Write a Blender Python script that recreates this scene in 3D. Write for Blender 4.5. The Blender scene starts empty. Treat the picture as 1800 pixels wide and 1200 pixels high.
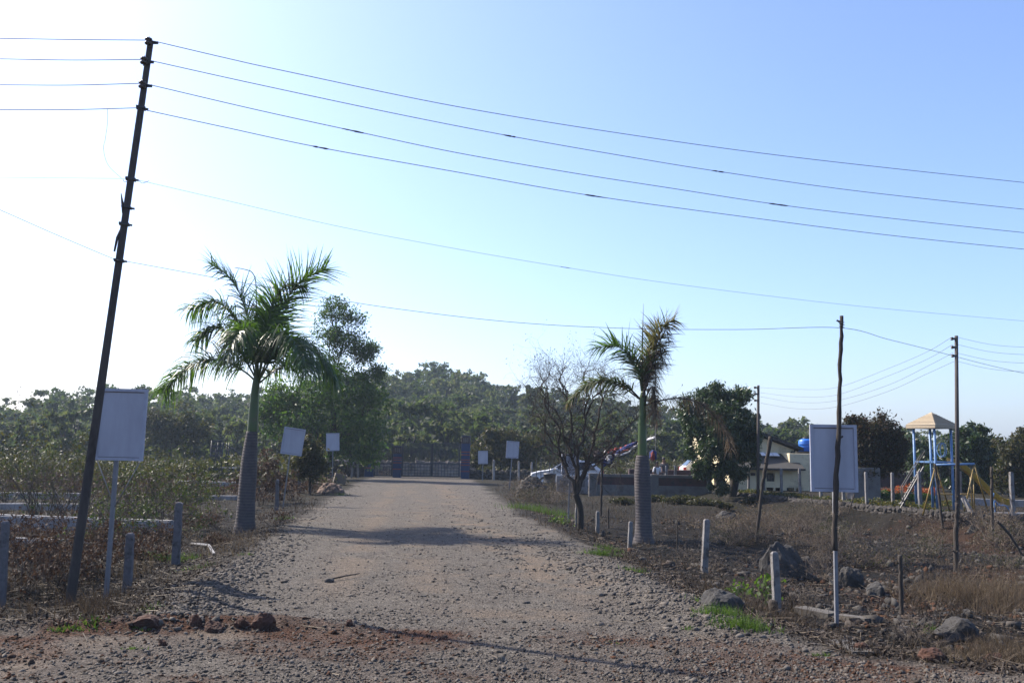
import bpy, bmesh, math, random
import numpy as np
from mathutils import Vector, Matrix, noise as mnoise

# ------------------------------------------------------------------ camera, world, sun, exposure
SC = bpy.context.scene
COL = SC.collection
FPX = 1550.0                      # focal length in pixels of an 1800 wide frame
PITCH, ROLL = math.radians(6.99), math.radians(1.1)
CAMLOC = Vector((0.0, 0.0, 2.0))
CAMROT = Matrix.Rotation(math.radians(90) + PITCH, 3, 'X') @ Matrix.Rotation(ROLL, 3, 'Z')
cd = bpy.data.cameras.new('camera')
cd.sensor_width = 36.0
cd.lens = FPX * 36.0 / 1800.0
cd.clip_start, cd.clip_end = 0.1, 6000.0
cam = bpy.data.objects.new('camera', cd)
cam.matrix_world = Matrix.Translation(CAMLOC) @ CAMROT.to_4x4()
COL.objects.link(cam)
SC.camera = cam

SUN_EL = math.radians(43)
SUN_AZ = math.radians(-59.0)      # clockwise from +Y
world = bpy.data.worlds.new("World")
SC.world = world
world.use_nodes = True
wn = world.node_tree
wn.nodes.clear()
sky = wn.nodes.new('ShaderNodeTexSky')
sky.sky_type = 'NISHITA'
sky.sun_disc = False
sky.sun_elevation = SUN_EL
sky.sun_rotation = SUN_AZ
sky.altitude = 100
sky.air_density = 1.0
sky.dust_density = 2.0
sky.ozone_density = 7.0
bg = wn.nodes.new('ShaderNodeBackground')
bg.inputs['Strength'].default_value = 0.138
wo = wn.nodes.new('ShaderNodeOutputWorld')
tint = wn.nodes.new('ShaderNodeMix')
tint.data_type = 'RGBA'
tint.blend_type = 'MULTIPLY'
tint.inputs[0].default_value = 1.0
tint.inputs[7].default_value = (1.065, 0.965, 0.98, 1)
wn.links.new(sky.outputs[0], tint.inputs[6])
wn.links.new(tint.outputs[2], bg.inputs[0])
wn.links.new(bg.outputs[0], wo.inputs[0])

sd = bpy.data.lights.new('sun', 'SUN')
sd.energy = 5.0
sd.angle = math.radians(0.5)
sd.color = (1.0, 0.91, 0.78)
sun = bpy.data.objects.new('sun', sd)
sun_to = Vector((math.sin(SUN_AZ) * math.cos(SUN_EL), math.cos(SUN_AZ) * math.cos(SUN_EL), math.sin(SUN_EL)))
sun.rotation_euler = (-sun_to).to_track_quat('-Z', 'Y').to_euler()
sun.location = (-20, 10, 30)
COL.objects.link(sun)

vs = SC.view_settings
vs.view_transform = 'Standard'
vs.look = 'None'
vs.exposure = 1.06
vs.gamma = 1.0
SC.render.engine = 'CYCLES'
cy = SC.cycles
cy.use_denoising = True
cy.max_bounces = 6
cy.diffuse_bounces = 3
cy.glossy_bounces = 2
cy.transmission_bounces = 4
cy.transparent_max_bounces = 8
cy.volume_bounces = 0
cy.caustics_reflective = False
cy.caustics_refractive = False

# ------------------------------------------------------------------ small maths
RNG = np.random.default_rng(7)
random.seed(5)

def ray(px, py):
    return CAMROT @ Vector(((px - 900.0) / FPX, -(py - 600.0) / FPX, -1.0))

def at(px, py, Y):
    d = ray(px, py)
    return CAMLOC + d * (Y / d.y)

def flat(px, py, z=0.0):
    d = ray(px, py)
    return CAMLOC + d * ((z - CAMLOC.z) / d.z)

def sst(a, b, x):
    t = np.clip((x - a) / (b - a), 0.0, 1.0)
    return t * t * (3 - 2 * t)

def vnoise(x, y, seed=0):
    xi = np.floor(x).astype(np.int64); yi = np.floor(y).astype(np.int64)
    fx = x - xi; fy = y - yi
    fx = fx * fx * (3 - 2 * fx); fy = fy * fy * (3 - 2 * fy)
    def h(i, j):
        n = (i * 374761393 + j * 668265263 + seed * 974634777) & 0x7fffffff
        n = ((n ^ (n >> 13)) * 1274126177) & 0x7fffffff
        n = (n ^ (n >> 16)) & 0xffff
        return n / 65535.0
    return (h(xi, yi) * (1 - fx) + h(xi + 1, yi) * fx) * (1 - fy) + (h(xi, yi + 1) * (1 - fx) + h(xi + 1, yi + 1) * fx) * fy

def fbm(x, y, s, seed=0, octv=4):
    o = 0.0; a = 0.5; t = 0.0
    for k in range(octv):
        o = o + a * vnoise(x / s, y / s, seed + k); t += a
        a *= 0.5; s *= 0.47
    return o / t                                    # 0..1

# ------------------------------------------------------------------ layout of the ground
def poly_world(pix, z=0.0):
    p = [flat(a, b, z) for a, b in pix]
    return np.array([v.x for v in p]), np.array([v.y for v in p])

_lx, _ly = poly_world([(255, 1098), (285, 1066), (390, 1000), (460, 955), (505, 922), (560, 886), (612, 855), (640, 840)])
_rx, _ry = poly_world([(1440, 1140), (1330, 1108), (1200, 1052), (1060, 985), (950, 930), (895, 895), (850, 858), (828, 842)])
_cx, _cy = poly_world([(-300, 1105), (0, 1110), (250, 1106), (480, 1102), (1350, 1128), (1450, 1150), (1560, 1162), (1680, 1174), (1800, 1186), (2100, 1190)])
_wp = [(1290, 868), (1440, 881), (1560, 892), (1690, 905), (1800, 906)]
ZP = 0.25
_wx, _wy = poly_world(_wp, ZP)
_wx = np.append(_wx, 40.0); _wy = np.append(_wy, _wy[-1] + 1.0)

def road_l(y): return np.interp(y, _ly, _lx)
def road_r(y): return np.interp(y, _ry, _rx)
def cross_y(x): return np.interp(x, _cx, _cy)
def wall_y(x): return np.interp(x, _wx, _wy)

def Hn(x, y, detail=True):
    x = np.asarray(x, float); y = np.asarray(y, float)
    n1 = fbm(x, y, 2.3, 11) - 0.5
    off_cross = sst(0.2, 2.0, y - cross_y(x))
    L = sst(0.0, 1.5, road_l(y) - x) * off_cross
    R = sst(0.2, 2.6, x - road_r(y)) * off_cross
    far = sst(22, 36, y)
    h = -0.24 * L * (1 - 0.7 * sst(20, 40, y)) - 0.50 * R * (1 - far)
    # loose gravel ridges on the shoulders
    rl = np.exp(-((x - road_l(y) - 0.25) / 0.45) ** 2) * sst(9.6, 10.6, y) * (1 - sst(13, 17, y))
    rr = np.exp(-((x - road_r(y) + 0.35) / 0.5) ** 2) * sst(9.6, 10.6, y) * (1 - sst(14, 20, y))
    h = h + 0.12 * rl + 0.10 * rr
    # red soil berm at the edge of the crossing road
    b = np.exp(-((y - cross_y(x) - 0.1) / 0.22) ** 2) * (1 - sst(-2.4, -1.2, x)) * (0.4 + 1.2 * fbm(x, y, 0.8, 3))
    h = h + 0.10 * b
    # terrace on the far side of the rubble wall
    yw = wall_y(x)
    side = sst(7.6, 9.2, x)
    s = yw - y
    zb = np.interp(x, [9, 12, 14, 15.3, 15.9], [0.2, 0.15, 0.02, -0.2, -0.4])
    bank = zb + (-0.5 - zb) * sst(0.2, 6.5, s) + (fbm(x, y, 1.1, 21) - 0.4) * 0.35 * sst(0.2, 1.5, s) * (1 - sst(5, 8, s)) * 1.5
    fld = np.where(s > 0, bank * sst(0.2, 2.6, x - road_r(y)) * off_cross, 0)
    terr = np.where(s < -0.12, ZP, np.where(s < 0.05, ZP + (zb - ZP) * np.clip((s + 0.12) / 0.17, 0, 1), fld))
    h = h * (1 - side) + side * terr * 1.0
    # unevenness
    rough = 0.025 + 0.30 * np.clip(L + R * (s > 0) + (1 - side) * sst(0.5, 3, x - road_r(y)), 0, 1)
    h = h + (n1 + .55 * (fbm(x, y, .9, 13) - .5) * (rough > .04) * (1 - sst(26, 40, y))) * rough * (1 - 0.75 * (side * (s < 0))) * (1 + sst(60, 120, y) * 6)
    if detail:
        near = 1 - sst(24, 34, y)
        h = h + (fbm(x, y, 0.35, 31) - 0.5) * (0.012 + 0.35 * (rough - 0.025)) * near
    # wooded hill
    h = h + 10.0 * np.exp(-(((x + 14) / 52) ** 2 + ((y - 190) / 48) ** 2)) + 1.5 * sst(90, 160, y)
    return h

def H(x, y): return float(Hn(np.array([x]), np.array([y]))[0])

def ground(px, py):
    d = ray(px, py)
    t = 3.0 * 1.01 ** np.arange(500)
    for _ in range(2):
        below = CAMLOC.z + d.z * t < Hn(d.x * t, d.y * t)
        k = int(np.argmax(below)) if below.any() else len(t) - 1
        t = np.linspace(t[max(0, k - 1)], t[k], 160)
    return CAMLOC + d * float(t[len(t) // 2])

# ------------------------------------------------------------------ materials
DIM = 0.84                         # one common factor on the base colours below
def dim(c): return tuple(v * DIM for v in c)
def N(nt, t, **kw):
    n = nt.nodes.new(t)
    for k, v in kw.items():
        if k in n.inputs.keys(): n.inputs[k].default_value = v
        else: setattr(n, k, v)
    return n

def new_mat(name):
    m = bpy.data.materials.new(name); m.use_nodes = True
    nt = m.node_tree; b = nt.nodes['Principled BSDF']
    return m, nt, b

def mix(nt, fac, a, b, mode='MIX'):
    n = nt.nodes.new('ShaderNodeMix'); n.data_type = 'RGBA'; n.blend_type = mode
    for sock, v in ((n.inputs[0], fac), (n.inputs[6], a), (n.inputs[7], b)):
        if hasattr(v, 'is_output') or hasattr(v, 'links'): nt.links.new(v, sock)
        else: sock.default_value = v if not isinstance(v, tuple) else (v + (1,))[:4]
    return n.outputs[2]

def ramp(nt, src, stops):
    r = nt.nodes.new('ShaderNodeValToRGB'); e = r.color_ramp.elements
    while len(e) < len(stops): e.new(0.5)
    for k, (p, c) in enumerate(stops):
        e[k].position = p
        e[k].color = (c, c, c, 1) if not isinstance(c, tuple) else (c + (1,))[:4]
    nt.links.new(src, r.inputs[0]); return r.outputs[0]

def noise_tex(nt, scale, detail=5, rough=0.6, coord='Object', vec=None):
    n = N(nt, 'ShaderNodeTexNoise', Scale=scale, Detail=detail, Roughness=rough)
    if vec is None: vec = nt.nodes.new('ShaderNodeTexCoord').outputs[coord]
    nt.links.new(vec, n.inputs['Vector']); return n.outputs['Fac']

def surf(name, c1, c2, scale=6.0, rough=0.8, bump=0.15, bscale=None, c3=None, s3=1.4, stretch=None, metal=0.0, th3=(0.52, 0.66)):
    c1, c2, c3 = dim(c1), dim(c2), dim(c3) if c3 else None
    m, nt, b = new_mat(name)
    tc = nt.nodes.new('ShaderNodeTexCoord').outputs['Object']
    if stretch:
        mp = nt.nodes.new('ShaderNodeMapping'); mp.inputs['Scale'].default_value = stretch
        nt.links.new(tc, mp.inputs['Vector']); tc = mp.outputs[0]
    f = noise_tex(nt, scale, 6, 0.65, vec=tc)
    c = mix(nt, ramp(nt, f, [(0.3, 0.0), (0.7, 1.0)]), c1, c2)
    if c3:
        g = noise_tex(nt, s3, 7, 0.7, vec=tc)
        c = mix(nt, ramp(nt, g, [(th3[0], 0.0), (th3[1], 1.0)]), c, c3)
    nt.links.new(c, b.inputs['Base Color'])
    b.inputs['Roughness'].default_value = rough
    b.inputs['Metallic'].default_value = metal
    if bump:
        bp = N(nt, 'ShaderNodeBump', Strength=bump, Distance=0.02)
        nt.links.new(noise_tex(nt, bscale or scale * 4, 4, 0.6, vec=tc), bp.inputs['Height'])
        nt.links.new(bp.outputs[0], b.inputs['Normal'])
    return m

def leafmat(name, cols, trans=0.35, tcol=None, rough=0.55, spec=0.3):
    """leaf colour runs over cols with the face attribute 'rnd'"""
    m, nt, b = new_mat(name)
    a = nt.nodes.new('ShaderNodeAttribute'); a.attribute_name = 'rnd'
    k = len(cols)
    c = ramp(nt, a.outputs['Fac'], [(i / max(1, k - 1), dim(cols[i])) for i in range(k)])
    nt.links.new(c, b.inputs['Base Color'])
    b.inputs['Roughness'].default_value = rough
    b.inputs['Specular IOR Level'].default_value = spec
    if trans:
        t = nt.nodes.new('ShaderNodeBsdfTranslucent')
        tc = mix(nt, 1.0, c, tcol or (1.6, 1.9, 0.6), 'MULTIPLY')
        nt.links.new(tc, t.inputs[0])
        ms = N(nt, 'ShaderNodeMixShader'); ms.inputs[0].default_value = trans
        nt.links.new(b.outputs[0], ms.inputs[1]); nt.links.new(t.outputs[0], ms.inputs[2])
        nt.links.new(ms.outputs[0], nt.nodes['Material Output'].inputs[0])
    return m

M = {}
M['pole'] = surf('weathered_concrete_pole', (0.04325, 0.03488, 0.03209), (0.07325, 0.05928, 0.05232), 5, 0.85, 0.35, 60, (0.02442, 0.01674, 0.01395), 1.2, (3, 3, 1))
M['post'] = surf('whitewashed_concrete', (0.2304, 0.2208, 0.2176), (0.1472, 0.1376, 0.1344), 14, 0.9, 0.5, 70, (0.0576, 0.0448, 0.0384), 4)
M['bark'] = surf('dark_bark', (0.0192, 0.01536, 0.0128), (0.0416, 0.03328, 0.02688), 12, 0.95, 0.8, 40, None, 1, (1, 1, 0.25))
M['stick'] = surf('dead_wood', (0.028, 0.021, 0.0168), (0.0595, 0.0462, 0.0364), 14, 0.95, 0.7, 50, None, 1, (1, 1, 0.2))
M['twig'] = surf('dry_twig', (0.108, 0.081, 0.0594), (0.189, 0.153, 0.117), 9, 0.9, 0.2)
M['twigdark'] = surf('brown_twig', (0.0405, 0.02936, 0.02329), (0.07594, 0.05569, 0.04253), 9, 0.9, 0.2)
M['black'] = surf('dark_metal', (0.018, 0.018, 0.022), (0.03, 0.03, 0.034), 20, 0.5, 0.05)
M['ceramic'] = surf('brown_insulator', (0.03, 0.018, 0.014), (0.05, 0.03, 0.025), 20, 0.3, 0.0)
M['wire'] = surf('line_wire', (0.05, 0.052, 0.058), (0.08, 0.08, 0.085), 30, 0.6, 0.0)
M['thin'] = surf('thin_cable', (0.10, 0.10, 0.11), (0.15, 0.15, 0.16), 30, 0.6, 0.0)
M['board'] = surf('blank_white_board', (0.44, 0.455, 0.525), (0.34, 0.35, 0.41), 2.2, 0.55, 0.06, 8, (0.26, 0.22, 0.21), 5, (1.6, 1, 0.45), 0, (0.64, 0.78))  # white board with the blue of the skylight put into its colour
M['boardframe'] = surf('white_painted_frame', (0.4048, 0.4224, 0.5104), (0.3256, 0.3432, 0.4136), 9, 0.5, 0.1, 40, (0.176, 0.1144, 0.088), 9, None, 0, (0.66, 0.72))
M['boardpost'] = surf('white_painted_post', (0.2083, 0.2133, 0.2331), (0.1488, 0.1488, 0.1587), 8, 0.6, 0.1, 40, (0.0992, 0.0744, 0.05952), 4, None, 0, (0.58, 0.66))
M['rust'] = surf('rust_edge', (0.05, 0.03, 0.025), (0.10, 0.05, 0.035), 30, 0.9, 0.2)
M['cement'] = surf('grey_cement', (0.1664, 0.16, 0.1536), (0.1088, 0.1024, 0.0992), 3, 0.9, 0.3, 25, (0.0896, 0.08, 0.0704), 2.2)
M['redpanel'] = surf('dark_red_panel', (0.085, 0.035, 0.035), (0.05, 0.03, 0.03), 6, 0.85, 0.3, 40, (0.035, 0.028, 0.028), 3)
M['beam'] = surf('pale_precast_concrete', (0.2944, 0.2944, 0.3072), (0.2048, 0.2016, 0.2048), 5, 0.85, 0.3, 40, (0.16, 0.1408, 0.1216), 3)
M['cream'] = surf('cream_plaster', (0.75, 0.65, 0.425), (0.65, 0.55, 0.3625), 2, 0.9, 0.15, 20, (0.45, 0.375, 0.25), 1.5)
M['roofgrey'] = surf('grey_roof_sheet', (0.0264, 0.02508, 0.02376), (0.04224, 0.0396, 0.03696), 4, 0.85, 0.4, 14, (0.01584, 0.0132, 0.01188), 2)
M['white'] = surf('white_sheet', (0.75, 0.75, 0.76), (0.66, 0.66, 0.68), 8, 0.6, 0.1)
M['bluetank'] = surf('blue_plastic', (0.015, 0.13, 0.52), (0.02, 0.16, 0.58), 6, 0.4, 0.05)
M['bluepaint'] = surf('light_blue_paint', (0.12, 0.2475, 0.465), (0.0975, 0.2025, 0.39), 9, 0.5, 0.1, 40, (0.15, 0.09, 0.0675), 9, None, 0, (0.66, 0.72))
M['yellowpaint'] = surf('yellow_paint', (0.2173, 0.1423, 0.02371), (0.166, 0.1067, 0.02371), 9, 0.5, 0.1, 40, (0.06324, 0.03952, 0.02371), 9, None, 0, (0.64, 0.7))
M['roofyellow'] = surf('faded_tan_roof', (0.42, 0.34, 0.23), (0.34, 0.275, 0.19), 9, 0.7, 0.2)
M['slideyellow'] = surf('yellow_slide', (0.406, 0.252, 0.021), (0.336, 0.203, 0.021), 6, 0.4, 0.05)
M['gateblue'] = surf('navy_painted_pillar', (0.013, 0.032, 0.095), (0.018, 0.042, 0.115), 5, 0.75, 0.15, 30)
M['redstripe'] = surf('red_stripe_paint', (0.20, 0.045, 0.035), (0.16, 0.04, 0.03), 8, 0.7, 0.1)
M['reliefs'] = surf('brown_relief', (0.055, 0.042, 0.045), (0.085, 0.065, 0.065), 20, 0.85, 0.5, 30)
M['gate'] = surf('dark_gate_iron', (0.022, 0.024, 0.035), (0.035, 0.038, 0.05), 20, 0.5, 0.05)
M['carwhite'] = surf('white_car_paint', (0.80, 0.80, 0.81), (0.76, 0.76, 0.78), 3, 0.25, 0.0)
M['glass'] = surf('dark_car_glass', (0.015, 0.018, 0.022), (0.02, 0.025, 0.03), 3, 0.08, 0.0)
M['tyre'] = surf('black_rubber', (0.015, 0.015, 0.015), (0.025, 0.024, 0.023), 20, 0.9, 0.1)
M['rim'] = surf('alloy_rim', (0.45, 0.45, 0.46), (0.38, 0.38, 0.4), 20, 0.35, 0.0, metal=0.6)
M['redlamp'] = surf('red_lamp_lens', (0.5, 0.02, 0.015), (0.4, 0.02, 0.015), 20, 0.2, 0.0)
M['lamp'] = surf('clear_lamp_lens', (0.6, 0.6, 0.62), (0.5, 0.5, 0.52), 20, 0.15, 0.0)
M['rock'] = surf('dark_basalt', (0.0224, 0.02048, 0.0192), (0.048, 0.04352, 0.03968), 4, 0.9, 0.8, 22, (0.0224, 0.0192, 0.01792), 2.4)
M['greyrock'] = surf('grey_basalt', (0.0408, 0.03876, 0.03672), (0.02652, 0.02448, 0.02285), 5, 0.9, 0.8, 24, (0.02856, 0.02448, 0.02244), 3)
M['redrock'] = surf('red_clod', (0.078, 0.03, 0.0156), (0.042, 0.0192, 0.012), 7, 0.95, 0.9, 22, (0.021, 0.012, 0.009), 3)
M['slab'] = surf('stone_slab', (0.0975, 0.08775, 0.0756), (0.06338, 0.05606, 0.04875), 6, 0.9, 0.5, 26, (0.05362, 0.04388, 0.03656), 3)
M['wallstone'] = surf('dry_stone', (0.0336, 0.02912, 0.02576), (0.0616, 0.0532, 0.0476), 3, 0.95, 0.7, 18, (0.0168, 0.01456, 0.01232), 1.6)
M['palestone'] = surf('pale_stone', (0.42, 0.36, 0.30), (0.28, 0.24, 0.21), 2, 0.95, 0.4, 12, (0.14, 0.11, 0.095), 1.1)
M['plank'] = surf('grey_timber', (0.18, 0.15, 0.12), (0.12, 0.096, 0.075), 6, 0.9, 0.4, 30, None, 1, (1, 8, 8))
M['rubble'] = surf('pink_rubble', (0.147, 0.098, 0.077), (0.105, 0.0735, 0.0595), 5, 0.95, 0.6, 20)
M['crownshaft'] = surf('green_crownshaft', (0.051, 0.0952, 0.01224), (0.034, 0.0714, 0.01224), 3, 0.4, 0.05, 20, (0.068, 0.0748, 0.0204), 3)
M['skin'] = surf('brown_skin', (0.16, 0.085, 0.055), (0.14, 0.075, 0.05), 10, 0.6, 0.0)
M['hair'] = surf('black_hair', (0.012, 0.01, 0.009), (0.02, 0.017, 0.015), 30, 0.6, 0.1)
M['shirtwhite'] = surf('white_cotton', (0.72, 0.72, 0.74), (0.64, 0.64, 0.67), 8, 0.9, 0.1)
M['clothdark'] = surf('dark_cotton', (0.03, 0.03, 0.04), (0.045, 0.045, 0.055), 8, 0.9, 0.1)
M['clothred'] = surf('red_tent_cloth', (0.264, 0.0385, 0.033), (0.198, 0.0275, 0.0275), 8, 0.85, 0.1)
M['clothblue'] = surf('blue_tent_cloth', (0.0105, 0.0252, 0.1596), (0.0126, 0.0294, 0.126), 8, 0.85, 0.1)
M['clothwhite'] = surf('white_tent_cloth', (0.455, 0.455, 0.468), (0.39, 0.39, 0.403), 8, 0.85, 0.1)
M['postshade'] = surf('shaded_white_post', (0.1575, 0.147, 0.1575), (0.09975, 0.0924, 0.0945), 14, 0.9, 0.5, 70, (0.0525, 0.042, 0.0378), 4)  # darker copy of the whitewashed post, its shade put into the colour

def palmtrunk_mat():
    m, nt, b = new_mat('ringed_palm_trunk')
    tc = nt.nodes.new('ShaderNodeTexCoord').outputs['Object']
    w = N(nt, 'ShaderNodeTexWave', Scale=4.2, Distortion=2.6, Detail=3.0)
    w.wave_type = 'BANDS'; w.bands_direction = 'Z'; w.inputs['Detail Scale'].default_value = 0.6
    nt.links.new(tc, w.inputs['Vector'])
    f = noise_tex(nt, 9, 6, 0.7, vec=tc)
    c = mix(nt, ramp(nt, f, [(0.3, 0.0), (0.7, 1.0)]), (0.045, 0.039, 0.042), (0.075, 0.065, 0.068))
    c = mix(nt, ramp(nt, w.outputs['Fac'], [(0.84, 0.0), (0.98, 0.36)]), c, (0.15, 0.125, 0.11))
    g = noise_tex(nt, 2.2, 6, 0.7, vec=tc)
    c = mix(nt, ramp(nt, g, [(0.52, 0.0), (0.72, 0.8)]), c, (0.028, 0.023, 0.023))
    nt.links.new(c, b.inputs['Base Color']); b.inputs['Roughness'].default_value = 0.85
    bp = N(nt, 'ShaderNodeBump', Strength=0.32, Distance=0.015)
    nt.links.new(w.outputs['Fac'], bp.inputs['Height']); nt.links.new(bp.outputs[0], b.inputs['Normal'])
    return m
M['palmtrunk'] = palmtrunk_mat()

M['palmleaf'] = leafmat('palm_leaf', [(0.022, 0.045, 0.016), (0.045, 0.085, 0.022), (0.075, 0.12, 0.025)], 0.42, (1.9, 2.2, 0.45), 0.4, 0.5)
M['palmmixed'] = leafmat('half_dry_palm_leaf', [(0.03, 0.055, 0.02), (0.06, 0.085, 0.03), (0.17, 0.13, 0.085), (0.24, 0.19, 0.13)], 0.35, (1.5, 1.6, 0.7), 0.6)
M['palmdry'] = leafmat('dry_palm_leaf', [(0.11, 0.08, 0.055), (0.17, 0.125, 0.085), (0.22, 0.17, 0.12)], 0.25, (1.3, 1.2, 1.0), 0.8)
M['leafgreen'] = leafmat('fresh_leaf', [(0.028, 0.055, 0.018), (0.05, 0.09, 0.025), (0.085, 0.135, 0.035)], 0.4)
M['leafdarkgreen'] = leafmat('dark_green_leaf', [(0.018, 0.03, 0.012), (0.03, 0.045, 0.017), (0.05, 0.06, 0.024), (0.05, 0.045, 0.025)], 0.35)
M['leafmango'] = leafmat('dark_glossy_leaf', [(0.022, 0.038, 0.016), (0.035, 0.06, 0.022), (0.055, 0.085, 0.03)], 0.22, None, 0.42, 0.5)
M['leafolive'] = leafmat('olive_leaf', [(0.026, 0.032, 0.016), (0.042, 0.047, 0.021), (0.058, 0.056, 0.027), (0.07, 0.054, 0.032)], 0.35, (1.5, 1.6, 0.6))
M['leafforest'] = leafmat('forest_leaf', [(0.022, 0.036, 0.02), (0.04, 0.058, 0.029), (0.07, 0.085, 0.042), (0.11, 0.108, 0.06)], 0.5, (1.4, 1.55, 0.75), .6, .3)
M['leafdead'] = leafmat('dead_leaf', [(0.032, 0.019, 0.014), (0.055, 0.034, 0.024), (0.10, 0.068, 0.048), (0.045, 0.026, 0.018)], 0.2, (1.3, 1.1, 0.8), 0.85)
M['leafrust'] = leafmat('rusty_leaf', [(0.025, 0.03, 0.016), (0.04, 0.042, 0.022), (0.045, 0.035, 0.02), (0.06, 0.028, 0.018)], 0.25, (1.4, 1.2, 0.7), 0.8)
M['darkstone'] = leafmat('burnt_field_stone', [(0.03, 0.028, 0.027), (0.05, 0.046, 0.043), (0.085, 0.078, 0.07), (0.05, 0.036, 0.028)], 0, None, 0.9, 0.2)
M['leafbright'] = leafmat('young_green_leaf', [(0.04, 0.075, 0.02), (0.065, 0.11, 0.026), (0.095, 0.14, 0.038)], 0.4, (1.4, 1.6, 0.5))
M['flower'] = leafmat('flower_bed_leaf', [(0.03, 0.055, 0.015), (0.05, 0.07, 0.02), (0.10, 0.085, 0.02), (0.15, 0.11, 0.02)], 0.35, (1.2, 1.3, 0.6))
M['flowerred'] = leafmat('red_flower', [(0.40, 0.05, 0.02), (0.5, 0.14, 0.03), (0.06, 0.10, 0.02)], 0.3, (1.2, 1.1, 1.0))
M['drygrass'] = leafmat('dry_grass_blade', [(0.018, 0.013, 0.010), (0.04, 0.029, 0.021), (0.09, 0.068, 0.048), (0.20, 0.16, 0.115)], 0.3, (1.2, 1.15, 0.9), 0.7)
M['straw'] = leafmat('bleached_straw', [(0.07, 0.048, 0.032), (0.12, 0.088, 0.06), (0.20, 0.155, 0.105), (0.085, 0.055, 0.036)], 0.3, (1.2, 1.15, 0.9), 0.7)
M['litter'] = leafmat('fallen_leaf', [(0.012, 0.009, 0.0075), (0.022, 0.0165, 0.0125), (0.055, 0.044, 0.035), (0.03, 0.019, 0.013), (0.15, 0.125, 0.105)], 0.1, (1.2, 1.1, 1.0), 0.85)
M['gravel'] = leafmat('grey_gravel_stone', [(0.045, 0.042, 0.039), (0.085, 0.076, 0.068), (0.135, 0.12, 0.105), (0.085, 0.068, 0.054)], 0, None, 0.9, 0.2)
M['redclods'] = leafmat('red_soil_crumb', [(0.045, 0.027, 0.018), (0.09, 0.044, 0.026), (0.07, 0.045, 0.033), (0.06, 0.052, 0.044)], 0, None, 0.95, 0.1)

def ground_mat():
    m, nt, b = new_mat('ground_soil')
    L = nt.links
    tc = nt.nodes.new('ShaderNodeTexCoord').outputs['Object']
    def att(n):
        a = nt.nodes.new('ShaderNodeAttribute'); a.attribute_name = n; return a.outputs['Fac']
    fine = noise_tex(nt, 26, 6, 0.75, vec=tc)
    midn = noise_tex(nt, 1.3, 6, 0.65, vec=tc)
    grit = noise_tex(nt, 90, 3, 0.7, vec=tc)
    vor = N(nt, 'ShaderNodeTexVoronoi', Scale=34.0); L.new(tc, vor.inputs['Vector'])
    vor2 = N(nt, 'ShaderNodeTexVoronoi', Scale=80.0); L.new(tc, vor2.inputs['Vector'])
    def sep(o):
        s = nt.nodes.new('ShaderNodeSeparateColor'); L.new(o, s.inputs[0]); return s.outputs[0]
    pv = sep(vor.outputs['Color']); pv2 = sep(vor2.outputs['Color'])
    road = mix(nt, ramp(nt, midn, [(0.38, 0.0), (0.62, 1.0)]), (0.112, 0.101, 0.083), (0.166, 0.149, 0.122))
    peb = ramp(nt, pv2, [(0.0, (0.052, 0.046, 0.041)), (0.5, (0.138, 0.12, 0.104)), (1.0, (0.29, 0.26, 0.228))])
    road = mix(nt, 0.6, road, peb)
    peb1 = ramp(nt, pv, [(0.0, (0.045, 0.04, 0.036)), (0.6, (0.105, 0.09, 0.077)), (1.0, (0.19, 0.168, 0.145))])
    gf = ramp(nt, noise_tex(nt, 2.6, 5, 0.7, vec=tc), [(0.46, 0.0), (0.6, 0.75)])
    road = mix(nt, gf, road, peb1)
    sand = mix(nt, fine, (0.165, 0.128, 0.094), (0.215, 0.17, 0.13))
    red = mix(nt, ramp(nt, fine, [(0.35, 0.0), (0.65, 1.0)]), (0.105, 0.048, 0.027), (0.055, 0.028, 0.018))
    field = mix(nt, ramp(nt, fine, [(0.35, 0.0), (0.68, 1.0)]), (0.006, 0.0053, 0.0048), (0.026, 0.021, 0.017))  # burnt-dark soil, with shade of the vegetation put into the tone
    field = mix(nt, ramp(nt, midn, [(0.4, 0.0), (0.7, 0.7)]), field, (0.022, 0.0165, 0.0125))
    ash = mix(nt, ramp(nt, fine, [(0.35, 0.0), (0.7, 1.0)]), (0.005, 0.005, 0.0055), (0.019, 0.0175, 0.017))
    farc = mix(nt, ramp(nt, midn, [(0.35, 0.0), (0.65, 1.0)]), (0.036, 0.027, 0.018), (0.02, 0.021, 0.012))
    c = mix(nt, att('road'), field, road)
    c = mix(nt, att('sand'), c, sand)
    c = mix(nt, att('ash'), c, ash)
    c = mix(nt, att('red'), c, red)
    c = mix(nt, att('far'), c, farc)
    for src, lo, hi in ((grit, 0.5, 1.15), (noise_tex(nt, 38, 3, 0.75, vec=tc), 0.4, 1.4), (noise_tex(nt, 9, 5, 0.7, vec=tc), 0.64, 1.2)):
        c = mix(nt, 1.0, c, ramp(nt, src, [(0.32, lo), (0.68, hi)]), 'MULTIPLY')
    L.new(c, b.inputs['Base Color'])
    b.inputs['Roughness'].default_value = 0.95
    b.inputs['Specular IOR Level'].default_value = 0.15
    b1 = N(nt, 'ShaderNodeBump', Strength=0.9, Distance=0.025); L.new(vor.outputs['Distance'], b1.inputs['Height'])
    b2 = N(nt, 'ShaderNodeBump', Strength=0.9, Distance=0.03); L.new(fine, b2.inputs['Height']); L.new(b1.outputs[0], b2.inputs['Normal'])
    b3 = N(nt, 'ShaderNodeBump', Strength=0.7, Distance=0.008); L.new(grit, b3.inputs['Height']); L.new(b2.outputs[0], b3.inputs['Normal'])
    L.new(b3.outputs[0], b.inputs['Normal'])
    return m
M['ground'] = ground_mat()

# ------------------------------------------------------------------ object helpers
ORIG = {}

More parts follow.
